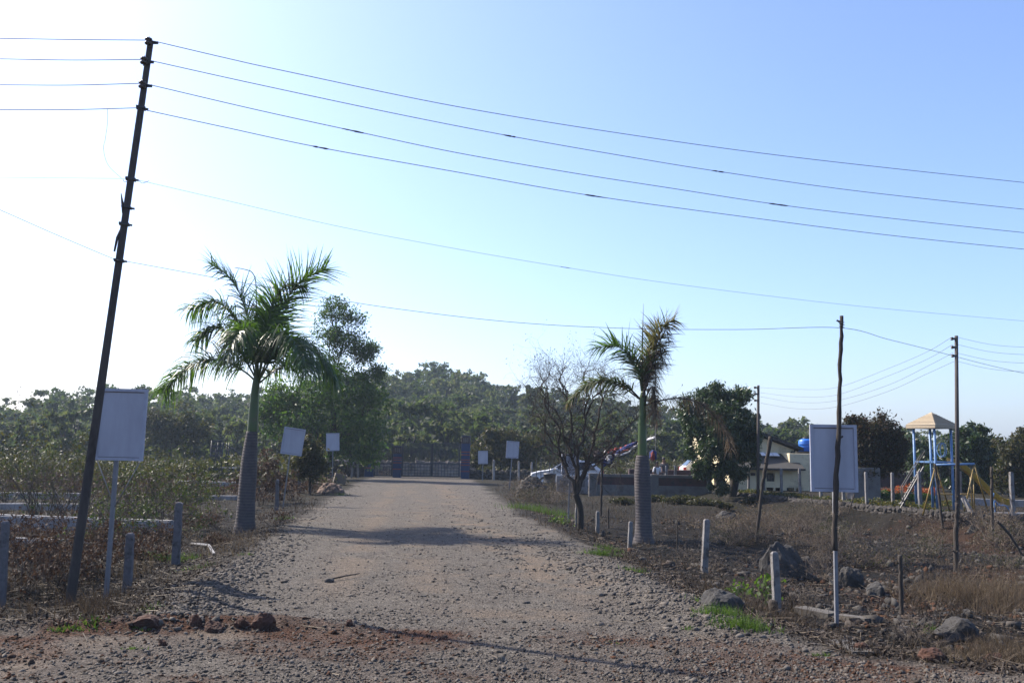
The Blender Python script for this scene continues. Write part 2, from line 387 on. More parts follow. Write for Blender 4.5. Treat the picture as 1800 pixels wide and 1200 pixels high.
def thing(name, label, cat, loc=(0, 0, 0), group=None):
    o = bpy.data.objects.new(name, None); COL.objects.link(o)
    o.empty_display_size = 0.2
    o.location = loc; o['label'] = label; o['category'] = cat; o['kind'] = 'thing'
    if group: o['group'] = group
    ORIG[o.name] = Vector(loc)
    return o

def tag(o, label, cat, group=None):
    o['label'] = label; o['category'] = cat; o['kind'] = 'thing'
    if group: o['group'] = group
    return o

def kind(o, k, label=None, cat=None):
    o['kind'] = k
    if label: o['label'] = label
    if cat: o['category'] = cat
    return o

def link_mesh(name, me, mat, parent=None):
    o = bpy.data.objects.new(name, me); COL.objects.link(o)
    if mat: me.materials.append(mat)
    if parent is not None:
        o.parent = parent
        ORIG[o.name] = ORIG[parent.name]
    else:
        ORIG[o.name] = Vector((0, 0, 0))
    return o

def mesh_np(name, V, F, mat, parent=None, rnd=None, smooth=False):
    """V (n,3), F (m,k) arrays in world space"""
    V = np.asarray(V, np.float32); F = np.asarray(F, np.int32)
    if parent is not None:
        V = V - np.array(ORIG[parent.name], np.float32)
    me = bpy.data.meshes.new(name)
    m, k = F.shape
    me.vertices.add(len(V)); me.vertices.foreach_set('co', V.ravel())
    me.loops.add(m * k); me.loops.foreach_set('vertex_index', F.ravel())
    me.polygons.add(m)
    me.polygons.foreach_set('loop_start', np.arange(0, m * k, k, dtype=np.int32))
    if smooth: me.polygons.foreach_set('use_smooth', np.ones(m, bool))
    if rnd is not None:
        a = me.attributes.new('rnd', 'FLOAT', 'FACE'); a.data.foreach_set('value', np.asarray(rnd, np.float32))
    me.update(calc_edges=True)
    return link_mesh(name, me, mat, parent)

class MB:
    """collects boxes, tubes and sheets that become ONE mesh"""
    def __init__(s): s.v = []; s.f = []; s.sm = []
    def raw(s, vs_, fs, smooth=False):
        b = len(s.v)
        s.v += [tuple(p) for p in vs_]
        for f in fs: s.f.append([b + i for i in f]); s.sm.append(smooth)
        return s
    def box(s, c, size, rot=None, taper=1.0, bev=0.0):
        x, y, z = size[0] / 2, size[1] / 2, size[2] / 2
        if bev <= 0:
            P = [Vector((a * x * (taper if k > 0 else 1), b_ * y * (taper if k > 0 else 1), k * z)) for k in (-1, 1) for a, b_ in ((-1, -1), (1, -1), (1, 1), (-1, 1))]
            F = [(3, 2, 1, 0), (4, 5, 6, 7), (0, 1, 5, 4), (1, 2, 6, 5), (2, 3, 7, 6), (3, 0, 4, 7)]
        else:
            P = []; e = bev
            for k, ins in ((-z, e), (-z + e, 0), (z - e, 0), (z, e)):
                t = taper if k > 0 else 1
                for a, b_ in ((-x + ins + e * (ins == 0), -y + ins), (x - ins - e * (ins == 0), -y + ins), (x - ins, -y + ins + e * (ins == 0)), (x - ins, y - ins - e * (ins == 0)),
                              (x - ins - e * (ins == 0), y - ins), (-x + ins + e * (ins == 0), y - ins), (-x + ins, y - ins - e * (ins == 0)), (-x + ins, -y + ins + e * (ins == 0))):
                    P.append(Vector((a * t, b_ * t, k)))
            F = [tuple(range(7, -1, -1)), tuple(range(24, 32))]
            for r in range(3):
                for i in range(8): F.append((r * 8 + i, r * 8 + (i + 1) % 8, r * 8 + 8 + (i + 1) % 8, r * 8 + 8 + i))
        if rot is not None: P = [rot @ p for p in P]
        c = Vector(c)
        return s.raw([p + c for p in P], F)
    def bar(s, a, b, w, h, up=(0, 0, 1)):
        """rectangular bar from a to b, w across, h along up"""
        a, b, up = Vector(a), Vector(b), Vector(up)
        d = (b - a).normalized(); r = d.cross(up).normalized(); u = r.cross(d)
        P = [p + r * (i * w / 2) + u * (j * h / 2) for p in (a, b) for i, j in ((-1, -1), (1, -1), (1, 1), (-1, 1))]
        return s.raw(P, [(0, 1, 2, 3), (7, 6, 5, 4), (1, 0, 4, 5), (2, 1, 5, 6), (3, 2, 6, 7), (0, 3, 7, 4)])
    def tube(s, pts, rad, n=8, caps=True):
        pts = [Vector(p) for p in pts]
        if not hasattr(rad, '__len__'): rad = [rad] * len(pts)
        P = []; F = []
        prev = None
        for i, p in enumerate(pts):
            d = (pts[min(i + 1, len(pts) - 1)] - pts[max(i - 1, 0)])
            d = d.normalized() if d.length > 1e-9 else Vector((0, 0, 1))
            if prev is None:
                prev = d.orthogonal().normalized()
            x = prev - d * prev.dot(d)
            x = x.normalized() if x.length > 1e-6 else d.orthogonal().normalized()
            prev = x; y = d.cross(x)
            for k in range(n):
                t = 2 * math.pi * k / n
                P.append(p + (x * math.cos(t) + y * math.sin(t)) * rad[i])
        for i in range(len(pts) - 1):
            for k in range(n):
                F.append((i * n + k, i * n + (k + 1) % n, (i + 1) * n + (k + 1) % n, (i + 1) * n + k))
        if caps:
            F.append(tuple(range(n - 1, -1, -1))); F.append(tuple(range((len(pts) - 1) * n, len(pts) * n)))
        return s.raw(P, F, n > 5)
    def lathe(s, base, prof, n=16, axis=(0, 0, 1)):
        ax = Vector(axis).normalized(); x = ax.orthogonal().normalized(); y = ax.cross(x); base = Vector(base)
        P = []; F = []
        for r, z in prof:
            for k in range(n):
                t = 2 * math.pi * k / n
                P.append(base + ax * z + (x * math.cos(t) + y * math.sin(t)) * r)
        for i in range(len(prof) - 1):
            for k in range(n):
                F.append((i * n + k, i * n + (k + 1) % n, (i + 1) * n + (k + 1) % n, (i + 1) * n + k))
        F.append(tuple(range(n - 1, -1, -1))); F.append(tuple(range((len(prof) - 1) * n, len(prof) * n)))
        return s.raw(P, F, True)
    def prism(s, outline, depth_vec):
        """outline: world points in order, extruded by depth_vec"""
        o = [Vector(p) for p in outline]; dv = Vector(depth_vec); n = len(o)
        F = [tuple(range(n)), tuple(range(2 * n - 1, n - 1, -1))]
        for i in range(n): F.append((i, n + i, n + (i + 1) % n, (i + 1) % n))
        return s.raw(o + [p + dv for p in o], F)
    def build(s, name, mat, parent=None, fix=False):
        off = ORIG[parent.name] if parent is not None else Vector((0, 0, 0))
        me = bpy.data.meshes.new(name)
        me.from_pydata([(p[0] - off.x, p[1] - off.y, p[2] - off.z) for p in s.v], [], s.f)
        me.polygons.foreach_set('use_smooth', s.sm)
        if fix:
            bm = bmesh.new(); bm.from_mesh(me); bmesh.ops.recalc_face_normals(bm, faces=bm.faces); bm.to_mesh(me); bm.free()
        me.update()
        return link_mesh(name, me, mat, parent)

def shape(name, mb, mat, label, cat, group=None):
    """a thing that is one mesh: object origin at its base"""
    o = mb.build(name, mat)
    return tag(o, label, cat, group)

def crom(pts, n=8):
    """Catmull-Rom through the points"""
    P = [Vector(p) for p in pts]; P = [P[0] * 2 - P[1]] + P + [P[-1] * 2 - P[-2]]
    out = []
    for i in range(1, len(P) - 2):
        for k in range(n):
            t = k / n; a, b, c, d = P[i - 1], P[i], P[i + 1], P[i + 2]
            out.append(0.5 * ((2 * b) + (c - a) * t + (2 * a - 5 * b + 4 * c - d) * t * t + (3 * b - a - 3 * c + d) * t ** 3))
    out.append(P[-2]); return out

# ------------------------------------------------------------------ foliage helpers (numpy)
def unit(v): return v / np.maximum(1e-9, np.linalg.norm(v, axis=-1, keepdims=True))

def leaf_quads(C, size, rng, aspect=0.45, hang=0.3, up=0.4, var=0.35, tri=False):
    """diamond shaped leaves at the points C -> verts, quads, rnd"""
    n = len(C)
    ax = rng.normal(size=(n, 3)); ax[:, 2] -= hang * 1.5; ax = unit(ax)
    nm = rng.normal(size=(n, 3)); nm[:, 2] += up * 2
    sd_ = unit(np.cross(ax, nm)); nm = np.cross(sd_, ax)
    L = (size * (1 + var * rng.normal(size=(n, 1)))).clip(size * 0.4, size * 2)
    W = L * aspect
    b = C - ax * L * 0.5; t = C + ax * L * 0.5 - nm * L * 0.12
    m = C + nm * L * 0.04
    if tri:
        V = np.stack([b, t + sd_ * W * 0.5, t - sd_ * W * 0.5], 1).reshape(-1, 3)
        return V, np.arange(n * 3).reshape(n, 3), rng.random(n)
    V = np.stack([b, m + sd_ * W * 0.5, t, m - sd_ * W * 0.5], 1).reshape(-1, 3)
    F = np.arange(n * 4).reshape(n, 4)
    return V, F, rng.random(n)

def blob_points(blobs, n, rng, shell=0.55):
    """points in ellipsoids (cx,cy,cz,rx,ry,rz), denser to the outside"""
    B = np.array(blobs, float)
    vol = (B[:, 3] * B[:, 4] * B[:, 5]) ** (2 / 3)
    idx = rng.choice(len(B), n, p=vol / vol.sum())
    d = unit(rng.normal(size=(n, 3)))
    r = shell + (1 - shell) * rng.random(n) ** 0.7
    r *= 1 + 0.12 * rng.normal(size=n)
    return B[idx, :3] + d * r[:, None] * B[idx, 3:6], idx

def concat(parts):
    V = []; F = []; R = []; b = 0
    for v, f, r in parts:
        V.append(v); F.append(f + b); R.append(r); b += len(v)
    return np.concatenate(V), np.concatenate(F), np.concatenate(R)

def grow(mb, tips, p, d, L, r, depth, rng, spread=0.6, kids=(2, 3), up=0.15, shrink=0.72, wob=0.15, n=6, segs=4):
    pts = [Vector(p)]; rad = [r]; d = Vector(d).normalized()
    r1 = r * (0.62 if depth > 0 else 0.35)
    for k in range(segs):
        d = (d + Vector(rng.normal(size=3)) * wob + Vector((0, 0, up * 0.3))).normalized()
        pts.append(pts[-1] + d * (L / segs)); rad.append(r + (r1 - r) * (k + 1) / segs)
    mb.tube(pts, rad, n if depth > 1 else 4, False)
    if depth == 0:
        tips += [pts[-1], pts[-2], pts[len(pts) // 2]]; return
    for _ in range(int(rng.integers(kids[0], kids[1] + 1))):
        nd = (d + Vector(rng.normal(size=3)) * spread + Vector((0, 0, up))).normalized()
        q = pts[-1] if rng.random() < 0.6 else pts[-2]
        grow(mb, tips, q, nd, L * shrink * (0.8 + 0.4 * rng.random()), r1 * 0.85, depth - 1, rng, spread, kids, up, shrink, wob, n, segs)
# ------------------------------------------------------------------ ground sheet
def spaced(a, b, step, growth_lo, growth_hi, lo, hi):
    mid = list(np.arange(a, b, step)); out_hi = []; s = step; v = mid[-1]
    while v < hi: s *= growth_hi; v += s; out_hi.append(v)
    out_lo = []; s = step; v = mid[0]
    while v > lo: s *= growth_lo; v -= s; out_lo.append(v)
    return np.array(out_lo[::-1] + mid + out_hi)

def masks(x, y):
    e = (fbm(x, y, 1.2, 71) - 0.5) * 1.1 + (fbm(x, y, 0.3, 75) - 0.5) * 0.5
    xl = road_l(y); xr = road_r(y); yc = cross_y(x)
    road = np.maximum(sst(-0.25, 0.35, x - xl + e * 0.7) * sst(-0.2, 0.5, xr + 0.3 - x + e * 0.8), 1 - sst(-0.1, 0.35, y - yc + e * 0.5)) * (1 - sst(60, 63, y))
    # worn pale wheel tracks on the right of the drive, sandy bits
    t = np.exp(-((x - (xr - 1.15 - 0.02 * y)) / 0.55) ** 2) * sst(11, 14, y) * (1 - sst(42, 60, y))
    t = np.maximum(t, .75 * np.exp(-((x - (xl + 1.9 + .01 * y)) / .42) ** 2) * sst(11, 14, y) * (1 - sst(42, 60, y)))
    t = np.maximum(t, .6 * np.exp(-((x - (xl + 3.4 + .3 * np.sin(y * .25))) / .38) ** 2) * sst(10, 13, y) * (1 - sst(42, 60, y)))
    sand = np.clip(t * 0.95 + sst(0.60, 0.72, fbm(x, y, 1.6, 81)) * 0.6 * (1 - sst(20, 40, y)), 0, 1) * road * sst(0.35, 0.6, fbm(x, y, 0.5, 83))
    band = np.exp(-((y - yc + 0.22 - 0.5 * (fbm(x, y, 1.5, 92) - 0.5)) / 0.34) ** 2)
    red = band * sst(0.36, 0.62, fbm(x * 0.6, y, 0.5, 91)) * (1 - 0.45 * sst(-1.0, 1.2, x)) + .55 * sst(.5, .68, fbm(x * .5, y, .6, 94)) * (y < yc + .1)
    red = np.clip(red + 0.85 * np.exp(-((y - yc - 0.1) / 0.3) ** 2) * (1 - sst(-3.4, -1.8, x)) * sst(0.3, 0.6, fbm(x, y, 0.5, 93)), 0, 1)
    red = np.maximum(red, .16 * (1 - sst(-.2, .4, y - yc)) * sst(.3, .6, fbm(x, y, 1.0, 98)))
    bankred = sst(0.55, 0.75, fbm(x, y, 2.2, 95)) * sst(1.0, 2.5, x - xr) * sst(10, 12, y) * (1 - sst(26, 34, y)) * 0.45
    red = np.maximum(red, bankred)
    off = sst(0.8, 2.2, x - xr) * sst(0.3, 1.0, y - yc) * (1 - sst(24, 30, y))
    ash = off * sst(0.36, 0.52, fbm(x, y, 2.8, 97)) * (1 - red)
    offl = sst(0.5, 2.0, xl - x) * sst(0.2, 0.8, y - yc) * (1 - sst(11, 13, y))
    ash = np.maximum(ash, offl * 0.8)
    far = sst(24, 40, y) * (1 - road)
    return road, sand, red, ash, far

def build_ground():
    xs = spaced(-13, 15, 0.075, 1.06, 1.06, -700, 700)
    ys = spaced(4.0, 26, 0.075, 1.15, 1.022, -60, 900)
    X, Y = np.meshgrid(xs, ys)
    Z = Hn(X.ravel(), Y.ravel())
    V = np.stack([X.ravel(), Y.ravel(), Z], 1)
    nx, ny = len(xs), len(ys)
    i = np.arange(nx * ny).reshape(ny, nx)
    F = np.stack([i[:-1, :-1], i[:-1, 1:], i[1:, 1:], i[1:, :-1]], -1).reshape(-1, 4)
    o = mesh_np('ground', V, F, M['ground'], smooth=True)
    for nm, a in zip(('road', 'sand', 'red', 'ash', 'far'), masks(X.ravel(), Y.ravel())):
        at_ = o.data.attributes.new(nm, 'FLOAT', 'POINT'); at_.data.foreach_set('value', np.asarray(a, np.float32))
    kind(o, 'structure')
    return o
build_ground()

# ------------------------------------------------------------------ helpers for posts and boards
def px_m(n, Y): return n * Y / FPX

def post_mb(top, base, w, d=None, bury=0.15, sides=4, cap=True, tilt_noise=0.0):
    """tapered square post from base to top in world coordinates"""
    top, base = Vector(top), Vector(base); d = d or w
    ax = (top - base).normalized(); b0 = base - ax * bury
    mb = MB(); x = Vector((1, 0.12, 0)); x = (x - ax * x.dot(ax)).normalized(); y = ax.cross(x)
    hs = list(np.linspace(0, 1, 10)); K = len(hs)
    P = []; F = []
    L = (top - b0).length
    rnd = random.Random(int(abs(base.x * 977 + base.y * 331)))
    for k, h in enumerate(hs + [1.0]):
        s_ = (1.08 - 0.14 * h) * (0.6 if k == K else 1)
        c = b0 + ax * (L * h - (0.03 if k == K - 1 else 0)) + x * rnd.uniform(-.05, .05) * w
        for a, b in ((-1, -.92), (-.92, -1), (.92, -1), (1, -.92), (1, .92), (.92, 1), (-.92, 1), (-1, .92)):
            e = rnd.uniform(.82, 1.04) if rnd.random() < .25 else 1.0
            P.append(c + x * a * w / 2 * s_ * e + y * b * d / 2 * s_ * e)
    for k in range(K):
        for j in range(8): F.append((k * 8 + j, k * 8 + (j + 1) % 8, k * 8 + 8 + (j + 1) % 8, k * 8 + 8 + j))
    F.append(tuple(range(7, -1, -1))); F.append(tuple(range(K * 8, K * 8 + 8)))
    mb.raw(P, F); return mb

def stick_mb(pts, r0, r1, rng=RNG, n=7, knots=True):
    c = crom(pts, 7); k = len(c)
    rr = [(r0 + (r1 - r0) * i / (k - 1)) * (1 + 0.09 * rng.normal()) for i in range(k)]
    c = [p + Vector((rng.normal(), rng.normal(), 0)) * r0 * 0.12 for p in c]
    mb = MB().tube(c, rr, n)
    if knots:
        for _ in range(3):
            i = int(rng.integers(1, k - 1)); a = rng.random() * 6.28
            q = c[i]; dv = Vector((math.cos(a), math.sin(a), 0.5)) * r0 * 1.7
            mb.tube([q, q + dv], [r0 * 0.5, r0 * 0.3], 5)
    return mb

def sign(base, bot, topc, wpx, label, post_w=0.05, braces=False, yaw=0.0, post_top=None, dark_rim=True):
    """blank notice board on a post: base, panel bottom centre and panel top centre in photo pixels"""
    B = ground(*base); Y = B.y
    b = at(bot[0], bot[1], Y); t = at(topc[0], topc[1], Y)
    up = (t - b); h = up.length; up.normalize()
    Rr = Matrix.Rotation(yaw, 3, 'Z') @ Vector((1, 0, 0)); r = (Rr - up * Rr.dot(up)).normalized(); nrm = up.cross(r)   # away from the viewer
    w = px_m(wpx, Y) / max(0.4, math.cos(yaw))
    T = thing('notice_board', label, 'notice board', B, 'blank white boards on posts')
    rot = Matrix((r, nrm, up)).transposed()
    c = b + up * h / 2
    fw = min(0.045, w * 0.07)
    MB().box(c + nrm * 0.004, (w - fw * 1.2, 0.012, h - fw * 1.2), rot).build('panel', M['board'], T)
    fr = MB()
    for s_ in (-1, 1):
        fr.box(c + r * s_ * (w / 2 - fw / 2), (fw, 0.035, h), rot)
        fr.box(c + up * s_ * (h / 2 - fw / 2), (w - 2 * fw, 0.033, fw), rot)
    fr.build('frame', M['boardframe'], T)
    pt = at(post_top[0], post_top[1], Y) if post_top else b
    ps = MB(); d = (pt - B).normalized()
    ps.bar(B - d * 0.2, pt + d * (h * 0.5) + nrm * 0.045, post_w, post_w, (0, 1, 0))
    ps.build('post', M['boardpost'], T)
    if dark_rim:
        for s_, e_, th in ((1, 0.006, 0.008), (-1, 0.004, 0.007)):
            MB().box(c + up * s_ * (h / 2 - fw - e_) + nrm * -0.007, (w - 2.6 * fw, 0.012, th), rot).build('rust_seam', M['rust'], T)
    if braces:
        for s_ in (-1, 1):
            MB().tube([b + r * s_ * w * 0.44 + nrm * 0.02, B + (b - B) * 0.66 + nrm * 0.02], 0.008, 6).build('brace', M['boardpost'], T)
    return T

sign((186, 1052), (208, 809), (218, 683), 84, 'large blank white board behind the leaning power pole', 0.055, True, 0.05, (203, 809))
sign((497, 893), (511, 799), (519, 752), 38, 'blank white board tilted sideways beside the green palm', 0.035, False, -0.08, (509, 799))
sign((584, 848), (585, 792), (585, 761), 23, 'upright blank board against the tall leafy tree by the rubble', 0.045, False)
sign((848, 845), (849, 815), (849, 792), 17, 'smallest blank board standing low just beside the gate pillar', 0.045, False)
sign((895, 862), (900, 805), (902, 775), 22, 'blank white board in tall weeds near the white car', 0.055, False, 0.12)
sign((999, 918), (1002, 834), (1003, 797), 31, 'blank board behind the branches of the bare tree', 0.04, False, 0.35)
BIG = sign((1471, 1100), (1467, 864), (1464, 746), 81, 'big blank white board with a wooden pole tied in front', 0.05, False, -0.03, (1468, 864))
BIGY = ORIG[BIG.name].y

# wooden pole lashed to the post of the big board
tp = at(1480, 555, BIGY - 0.12); bp_ = at(1467, 967, BIGY - 0.12)
W = thing('wooden_pole', 'crooked wooden pole tied upright to the post of the big board', 'pole', bp_)
stick_mb([bp_, at(1470, 850, BIGY - 0.12), at(1475, 740, BIGY - 0.12), at(1477, 640, BIGY - 0.12), tp], 0.043, 0.028, n=9).build('shaft', M['stick'], W)
for py in (905, 930):
    q = at(1468.5, py, BIGY - 0.07)
    MB().tube([q + Vector((math.cos(t) * 0.055, math.sin(t) * 0.09, 0.004 * t)) for t in np.linspace(0, 12.5, 30)], 0.005, 5).build('lashing', M['twig'], W)
q = at(1480, 575, BIGY - 0.12)
MB().tube([q + Vector((math.cos(t) * 0.035, math.sin(t) * 0.035, 0.006 * t)) for t in np.linspace(0, 12.5, 24)], 0.006, 5).build('wire_tie', M['wire'], W)

# ------------------------------------------------------------------ leaning power pole and its wires
PB = ground(122, 1065); PY = PB.y
def pole_at(py): return at(122 + 143 * (1065 - py) / 995.0, py, PY)
P0 = thing('power_pole', 'tall leaning concrete power pole at the roadside in front', 'pole', PB)
ptop = at(265, 72, PY); dirp = (ptop - PB).normalized()
mb = MB()
hs = np.linspace(0, 1, 14); pts = [PB - dirp * 0.4 + (ptop - PB + dirp * 0.4) * h for h in hs]
wid = [0.128 - 0.045 * h for h in hs]
P_ = []; F_ = []
for p, w_ in zip(pts, wid):
    x = Vector((1, 0.35, 0)); x = (x - dirp * x.dot(dirp)).normalized(); y = dirp.cross(x)
    w_ *= 1 + 0.02 * RNG.normal()
    for a, b in ((-1, -.55), (-.6, -.8), (.6, -.8), (1, -.55), (1, .55), (.6, .8), (-.6, .8), (-1, .55)):
        P_.append(p + x * a * w_ / 2 + y * b * w_ / 2)
for k in range(13):
    for j in range(8): F_.append((k * 8 + j, k * 8 + (j + 1) % 8, k * 8 + 8 + (j + 1) % 8, k * 8 + 8 + j))
F_.append(tuple(range(7, -1, -1))); F_.append(tuple(range(13 * 8, 14 * 8)))
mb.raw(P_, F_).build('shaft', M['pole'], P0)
fwd = Vector((0, -1, 0))
for (px, py) in ((265, 73), (257, 107), (254, 149)):
    c = at(px - 4, py, PY - 0.06)
    MB().lathe(c + Vector((0, 0, -0.055)), [(0.03, 0), (0.052, 0.01), (0.055, 0.035), (0.03, 0.05), (0.03, 0.06), (0.055, 0.075), (0.052, 0.10), (0.03, 0.11)], 14).build('insulator', M['ceramic'], P0)
    cl = MB(); cl.box(c + Vector((0.05, 0.045, 0)), (0.16, 0.018, 0.04)).tube([c + Vector((0, 0, -0.08)), c + Vector((0, 0, 0.08))], 0.009, 6)
    cl.build('insulator_bracket', M['black'], P0)
for py in (190, 315, 365, 394, 458):
    c = pole_at(py); w_ = 0.13 if py > 300 else 0.12
    x = Vector((1, 0.35, 0)); x = (x - dirp * x.dot(dirp)).normalized(); y = dirp.cross(x)
    rot = Matrix((x, y, dirp)).transposed()
    b = MB().box(c, (w_ + 0.012, w_ + 0.012, 0.03 if py != 365 else 0.018), rot)
    b.box(c + x * (w_ / 2 + 0.02), (0.05, 0.03, 0.025), rot).build('clamp_band', M['black'], P0)
MB().tube([at(217, 375, PY - .02), at(215, 355, PY - .05), at(213, 340, PY - .07)], [0.022, 0.018, 0.006], 7).build('broken_branch', M['stick'], P0)
MB().tube([at(212, 405, PY - .02), at(206, 418, PY - .06), at(201, 442, PY - .08)], [0.02, 0.02, 0.014], 7).build('broken_branch', M['stick'], P0)
MB().tube(crom([at(226, 318, PY), at(219, 320, PY), at(216, 315, PY)], 5), 0.004, 4).build('wire_end', M['wire'], P0)
MB().tube(crom([at(243, 316, PY), at(250, 322, PY), at(262, 318, PY)], 5), 0.004, 4).build('wire_end', M['wire'], P0)

def wire(name, left, right, label, r, mat, cat='overhead wire', Yl=(12.5,), Yr=20.0, splices=(), group=None):
    """polyline through photo pixels; depth runs from the pole outwards on both sides"""
    L = []
    if left:
        n = len(left)
        for k, (x, y) in enumerate(left):
            f = (left[-1][0] - x) / max(1.0, left[-1][0] + 120.0)
            L.append(at(x, y, PY - 0.07 + (Yl[0] - PY) * f))
    R = []
    for x, y in right:
        f = (x - right[0][0]) / (1960.0 - right[0][0])
        R.append(at(x, y, PY - 0.07 + (Yr - PY) * f ** 1.1))
    pts = crom(L, 6) + crom(R, 10) if L else crom(R, 10)
    o = shape(name, MB().tube(pts, r, 5), mat, label, cat, group)
    for a, b in splices:
        seg = [p for p in pts]
        pr = []
        for x in np.linspace(a, b, 9):
            y = np.interp(x, [q[0] for q in right], [q[1] for q in right])
            # nearest stretch of the real wire
            f = (x - right[0][0]) / (1960.0 - right[0][0])
            w_ = at(x, y, PY - 0.07 + (Yr - PY) * f ** 1.1)
            k = min(range(len(pts) - 1), key=lambda i: (pts[i] - w_).length + (pts[i + 1] - w_).length)
            d = pts[k + 1] - pts[k]; t = max(0, min(1, (w_ - pts[k]).dot(d) / d.length_squared))
            pr.append(pts[k] + d * t)
        rr = [r * (1.2 + 1.5 * RNG.random()) for _ in pr]; rr[0] = rr[-1] = r
        MB().tube(pr, rr, 6).build('splice', M['wire'], o)
    return o
gw = 'line wires of the leaning power pole'
wire('power_line', [(-120, 67), (0, 68), (130, 70), (255, 71)], [(272, 73), (400, 103), (500, 125), (800, 187), (1100, 236), (1400, 277), (1800, 321), (1960, 337)], 'topmost dark wire of the leaning pole', 0.0062, M['wire'], group=gw)
wire('power_line', [(-120, 103), (0, 104), (125, 106), (250, 105)], [(265, 107), (450, 148), (700, 201), (900, 240), (1100, 275), (1260, 301), (1500, 335), (1800, 368), (1960, 384)], 'second wire down on the leaning pole, with two dark splices', 0.0062, M['wire'], splices=((884, 910), (1250, 1274)), group=gw)
wire('power_line', [(-120, 149), (0, 149.5), (125, 150), (245, 147)], [(262, 149), (450, 193), (620, 230), (800, 268), (1000, 303), (1180, 331), (1370, 360), (1550, 382), (1800, 409), (1960, 424)], 'third wire down on the leaning pole, spliced at both ends of its span', 0.0062, M['wire'], splices=((600, 642), (1350, 1386)), group=gw)
wire('power_line', [(-120, 192), (0, 193), (125, 193), (240, 190)], [(248, 192), (400, 225), (560, 259), (800, 302), (1040, 344), (1300, 380), (1550, 412), (1800, 438), (1960, 452)], 'lowest of the four thick wires on the leaning pole', 0.0062, M['wire'], splices=((548, 580), (1028, 1066)), group=gw)
wire('service_cable', [(-120, 311), (0, 312), (110, 313), (222, 314)], [(240, 316), (400, 353), (600, 399), (800, 437), (1000, 471), (1200, 501), (1500, 537), (1800, 564), (1960, 576)], 'thin pale cable crossing the sky below the four thick wires', 0.0028, M['thin'], 'cable', splices=((985, 1003),))
# cable that runs from the pole to the wooden pole and on
Rr_ = [(220, 459), (400, 492), (560, 521), (700, 543), (900, 566), (1100, 577), (1300, 579), (1476, 576)]
pts = []
for x, y in [(-120, 318), (0, 369), (100, 413), (205, 457)]:
    pts.append(at(x, y, PY - 0.07 - 2.4 * (205 - x) / 325.0))
for x, y in Rr_: pts.append(at(x, y, PY - 0.07 + (BIGY - 0.12 - PY + 0.07) * (x - 220) / 1256.0 + 1.3 * math.sin(math.pi * (x - 220) / 1256.0)))
for x, y in [(1560, 596), (1640, 616), (1720, 637), (1800, 656), (1960, 692)]:
    pts.append(at(x, y, BIGY - 0.12 + 0.02 * (x - 1476)))
shape('service_cable', MB().tube(crom(pts, 9), 0.0042, 5), M['wire'], 'sagging cable strung from the leaning pole to the tied wooden pole', 'cable')
shape('hanging_wire', MB().tube(crom([at(189, 192, PY - .3), at(189, 215, PY - .3), at(185, 245, PY - .25), at(182, 262, PY - .2), at(190, 290, PY - .1), at(214, 314, PY)], 6), 0.0028, 4), M['thin'], 'loose thin wire end hanging between two wires beside the pole', 'wire')

# ------------------------------------------------------------------ concrete fence posts and stakes
def fpost(top, base, wpx, label, mat='post', group='concrete fence posts', name='fence_post', cat='fence post', Y=None):
    B = ground(*base) if Y is None else at(base[0], base[1], Y)
    t = at(top[0], top[1], B.y)
    w = px_m(wpx, B.y)
    o = post_mb(t, B, w, w * 0.9).build(name, M[mat])
    return tag(o, label, cat, group)
fpost((315, 882), (309, 990), 12, 'slanting grey fence post with green weeds at its foot', 'postshade')
fpost((229, 936), (223, 1040), 13, 'short rough fence post just beside the large board post', 'postshade')
fpost((10, 915), (1, 1068), 12, 'shaded fence post cut by the edge of the frame', 'postshade')
fpost((424, 863), (418, 922), 9, 'fence post half hidden behind the green palm trunk', 'postshade')
fpost((488, 842), (486, 897), 6, 'slim fence post beside the tilted board', 'postshade')
fpost((527, 838), (526, 866), 5, 'short distant fence post before the rubble heap', 'postshade')
fpost((1242, 912), (1238, 1008), 10, 'white fence post lit down one edge beside the brown palm')
fpost((1361, 969), (1366, 1078), 12, 'white fence post with a dark stub at its foot')
fpost((1109, 916), (1107, 962), 7, 'thin white post close against the brown palm trunk')
fpost((1051, 898), (1050, 936), 6, 'small white post with a red rag between tree and palm')
fpost((1014, 884), (1013, 926), 5, 'pale post half hidden beside the bare tree trunk')
b_ = ground(1360, 1085)
shape('wooden_stub', MB().tube([b_ - Vector((0, 0, .1)), at(1359, 1058, b_.y), at(1360, 1054, b_.y)], [0.075, 0.07, 0.05], 9), M['stick'], 'dark rotten stub in front of a white fence post', 'stub')
b_ = ground(1366, 1040)
# leaning sticks and thin stakes
def stake(pix, r0, r1, label, name='wooden_stake', cat='stake', mat='stick', Y=None):
    B = ground(*pix[0]) if Y is None else at(pix[0][0], pix[0][1], Y)
    pts_ = [B - Vector((0, 0, .1))] + [at(x, y, B.y) for x, y in pix[1:]]
    return shape(name, stick_mb(pts_, r0, r1), M[mat], label, cat, None)
stake([(1328, 955), (1338, 870), (1347, 815), (1355, 767)], 0.045, 0.055, 'thick dark stake leaning over before the house')
stake([(1680, 1006), (1681, 940), (1682, 883)], 0.055, 0.05, 'dark wooden stake standing in front of the far metal pole')
stake([(1585, 1085), (1584, 1030), (1582, 975)], 0.035, 0.03, 'broken dry stem standing among straw near the flat rocks')
stake([(1658, 928), (1650, 868), (1643, 814)], 0.04, 0.035, 'slanting dark stake before the blue play tower')
stake([(1746, 950), (1744, 890), (1743, 820)], 0.045, 0.04, 'dark stake with a brace in front of the yellow slide')
stake([(1800, 975), (1775, 940), (1752, 915)], 0.035, 0.035, 'slanting brace stick leaning on a dark stake')
stake([(1056, 908), (1057, 870), (1059, 805)], 0.045, 0.04, 'slim dark pole holding up the tent cloth')
stake([(1070, 928), (1069, 893)], 0.03, 0.028, 'short dark stake between bare tree and brown palm')
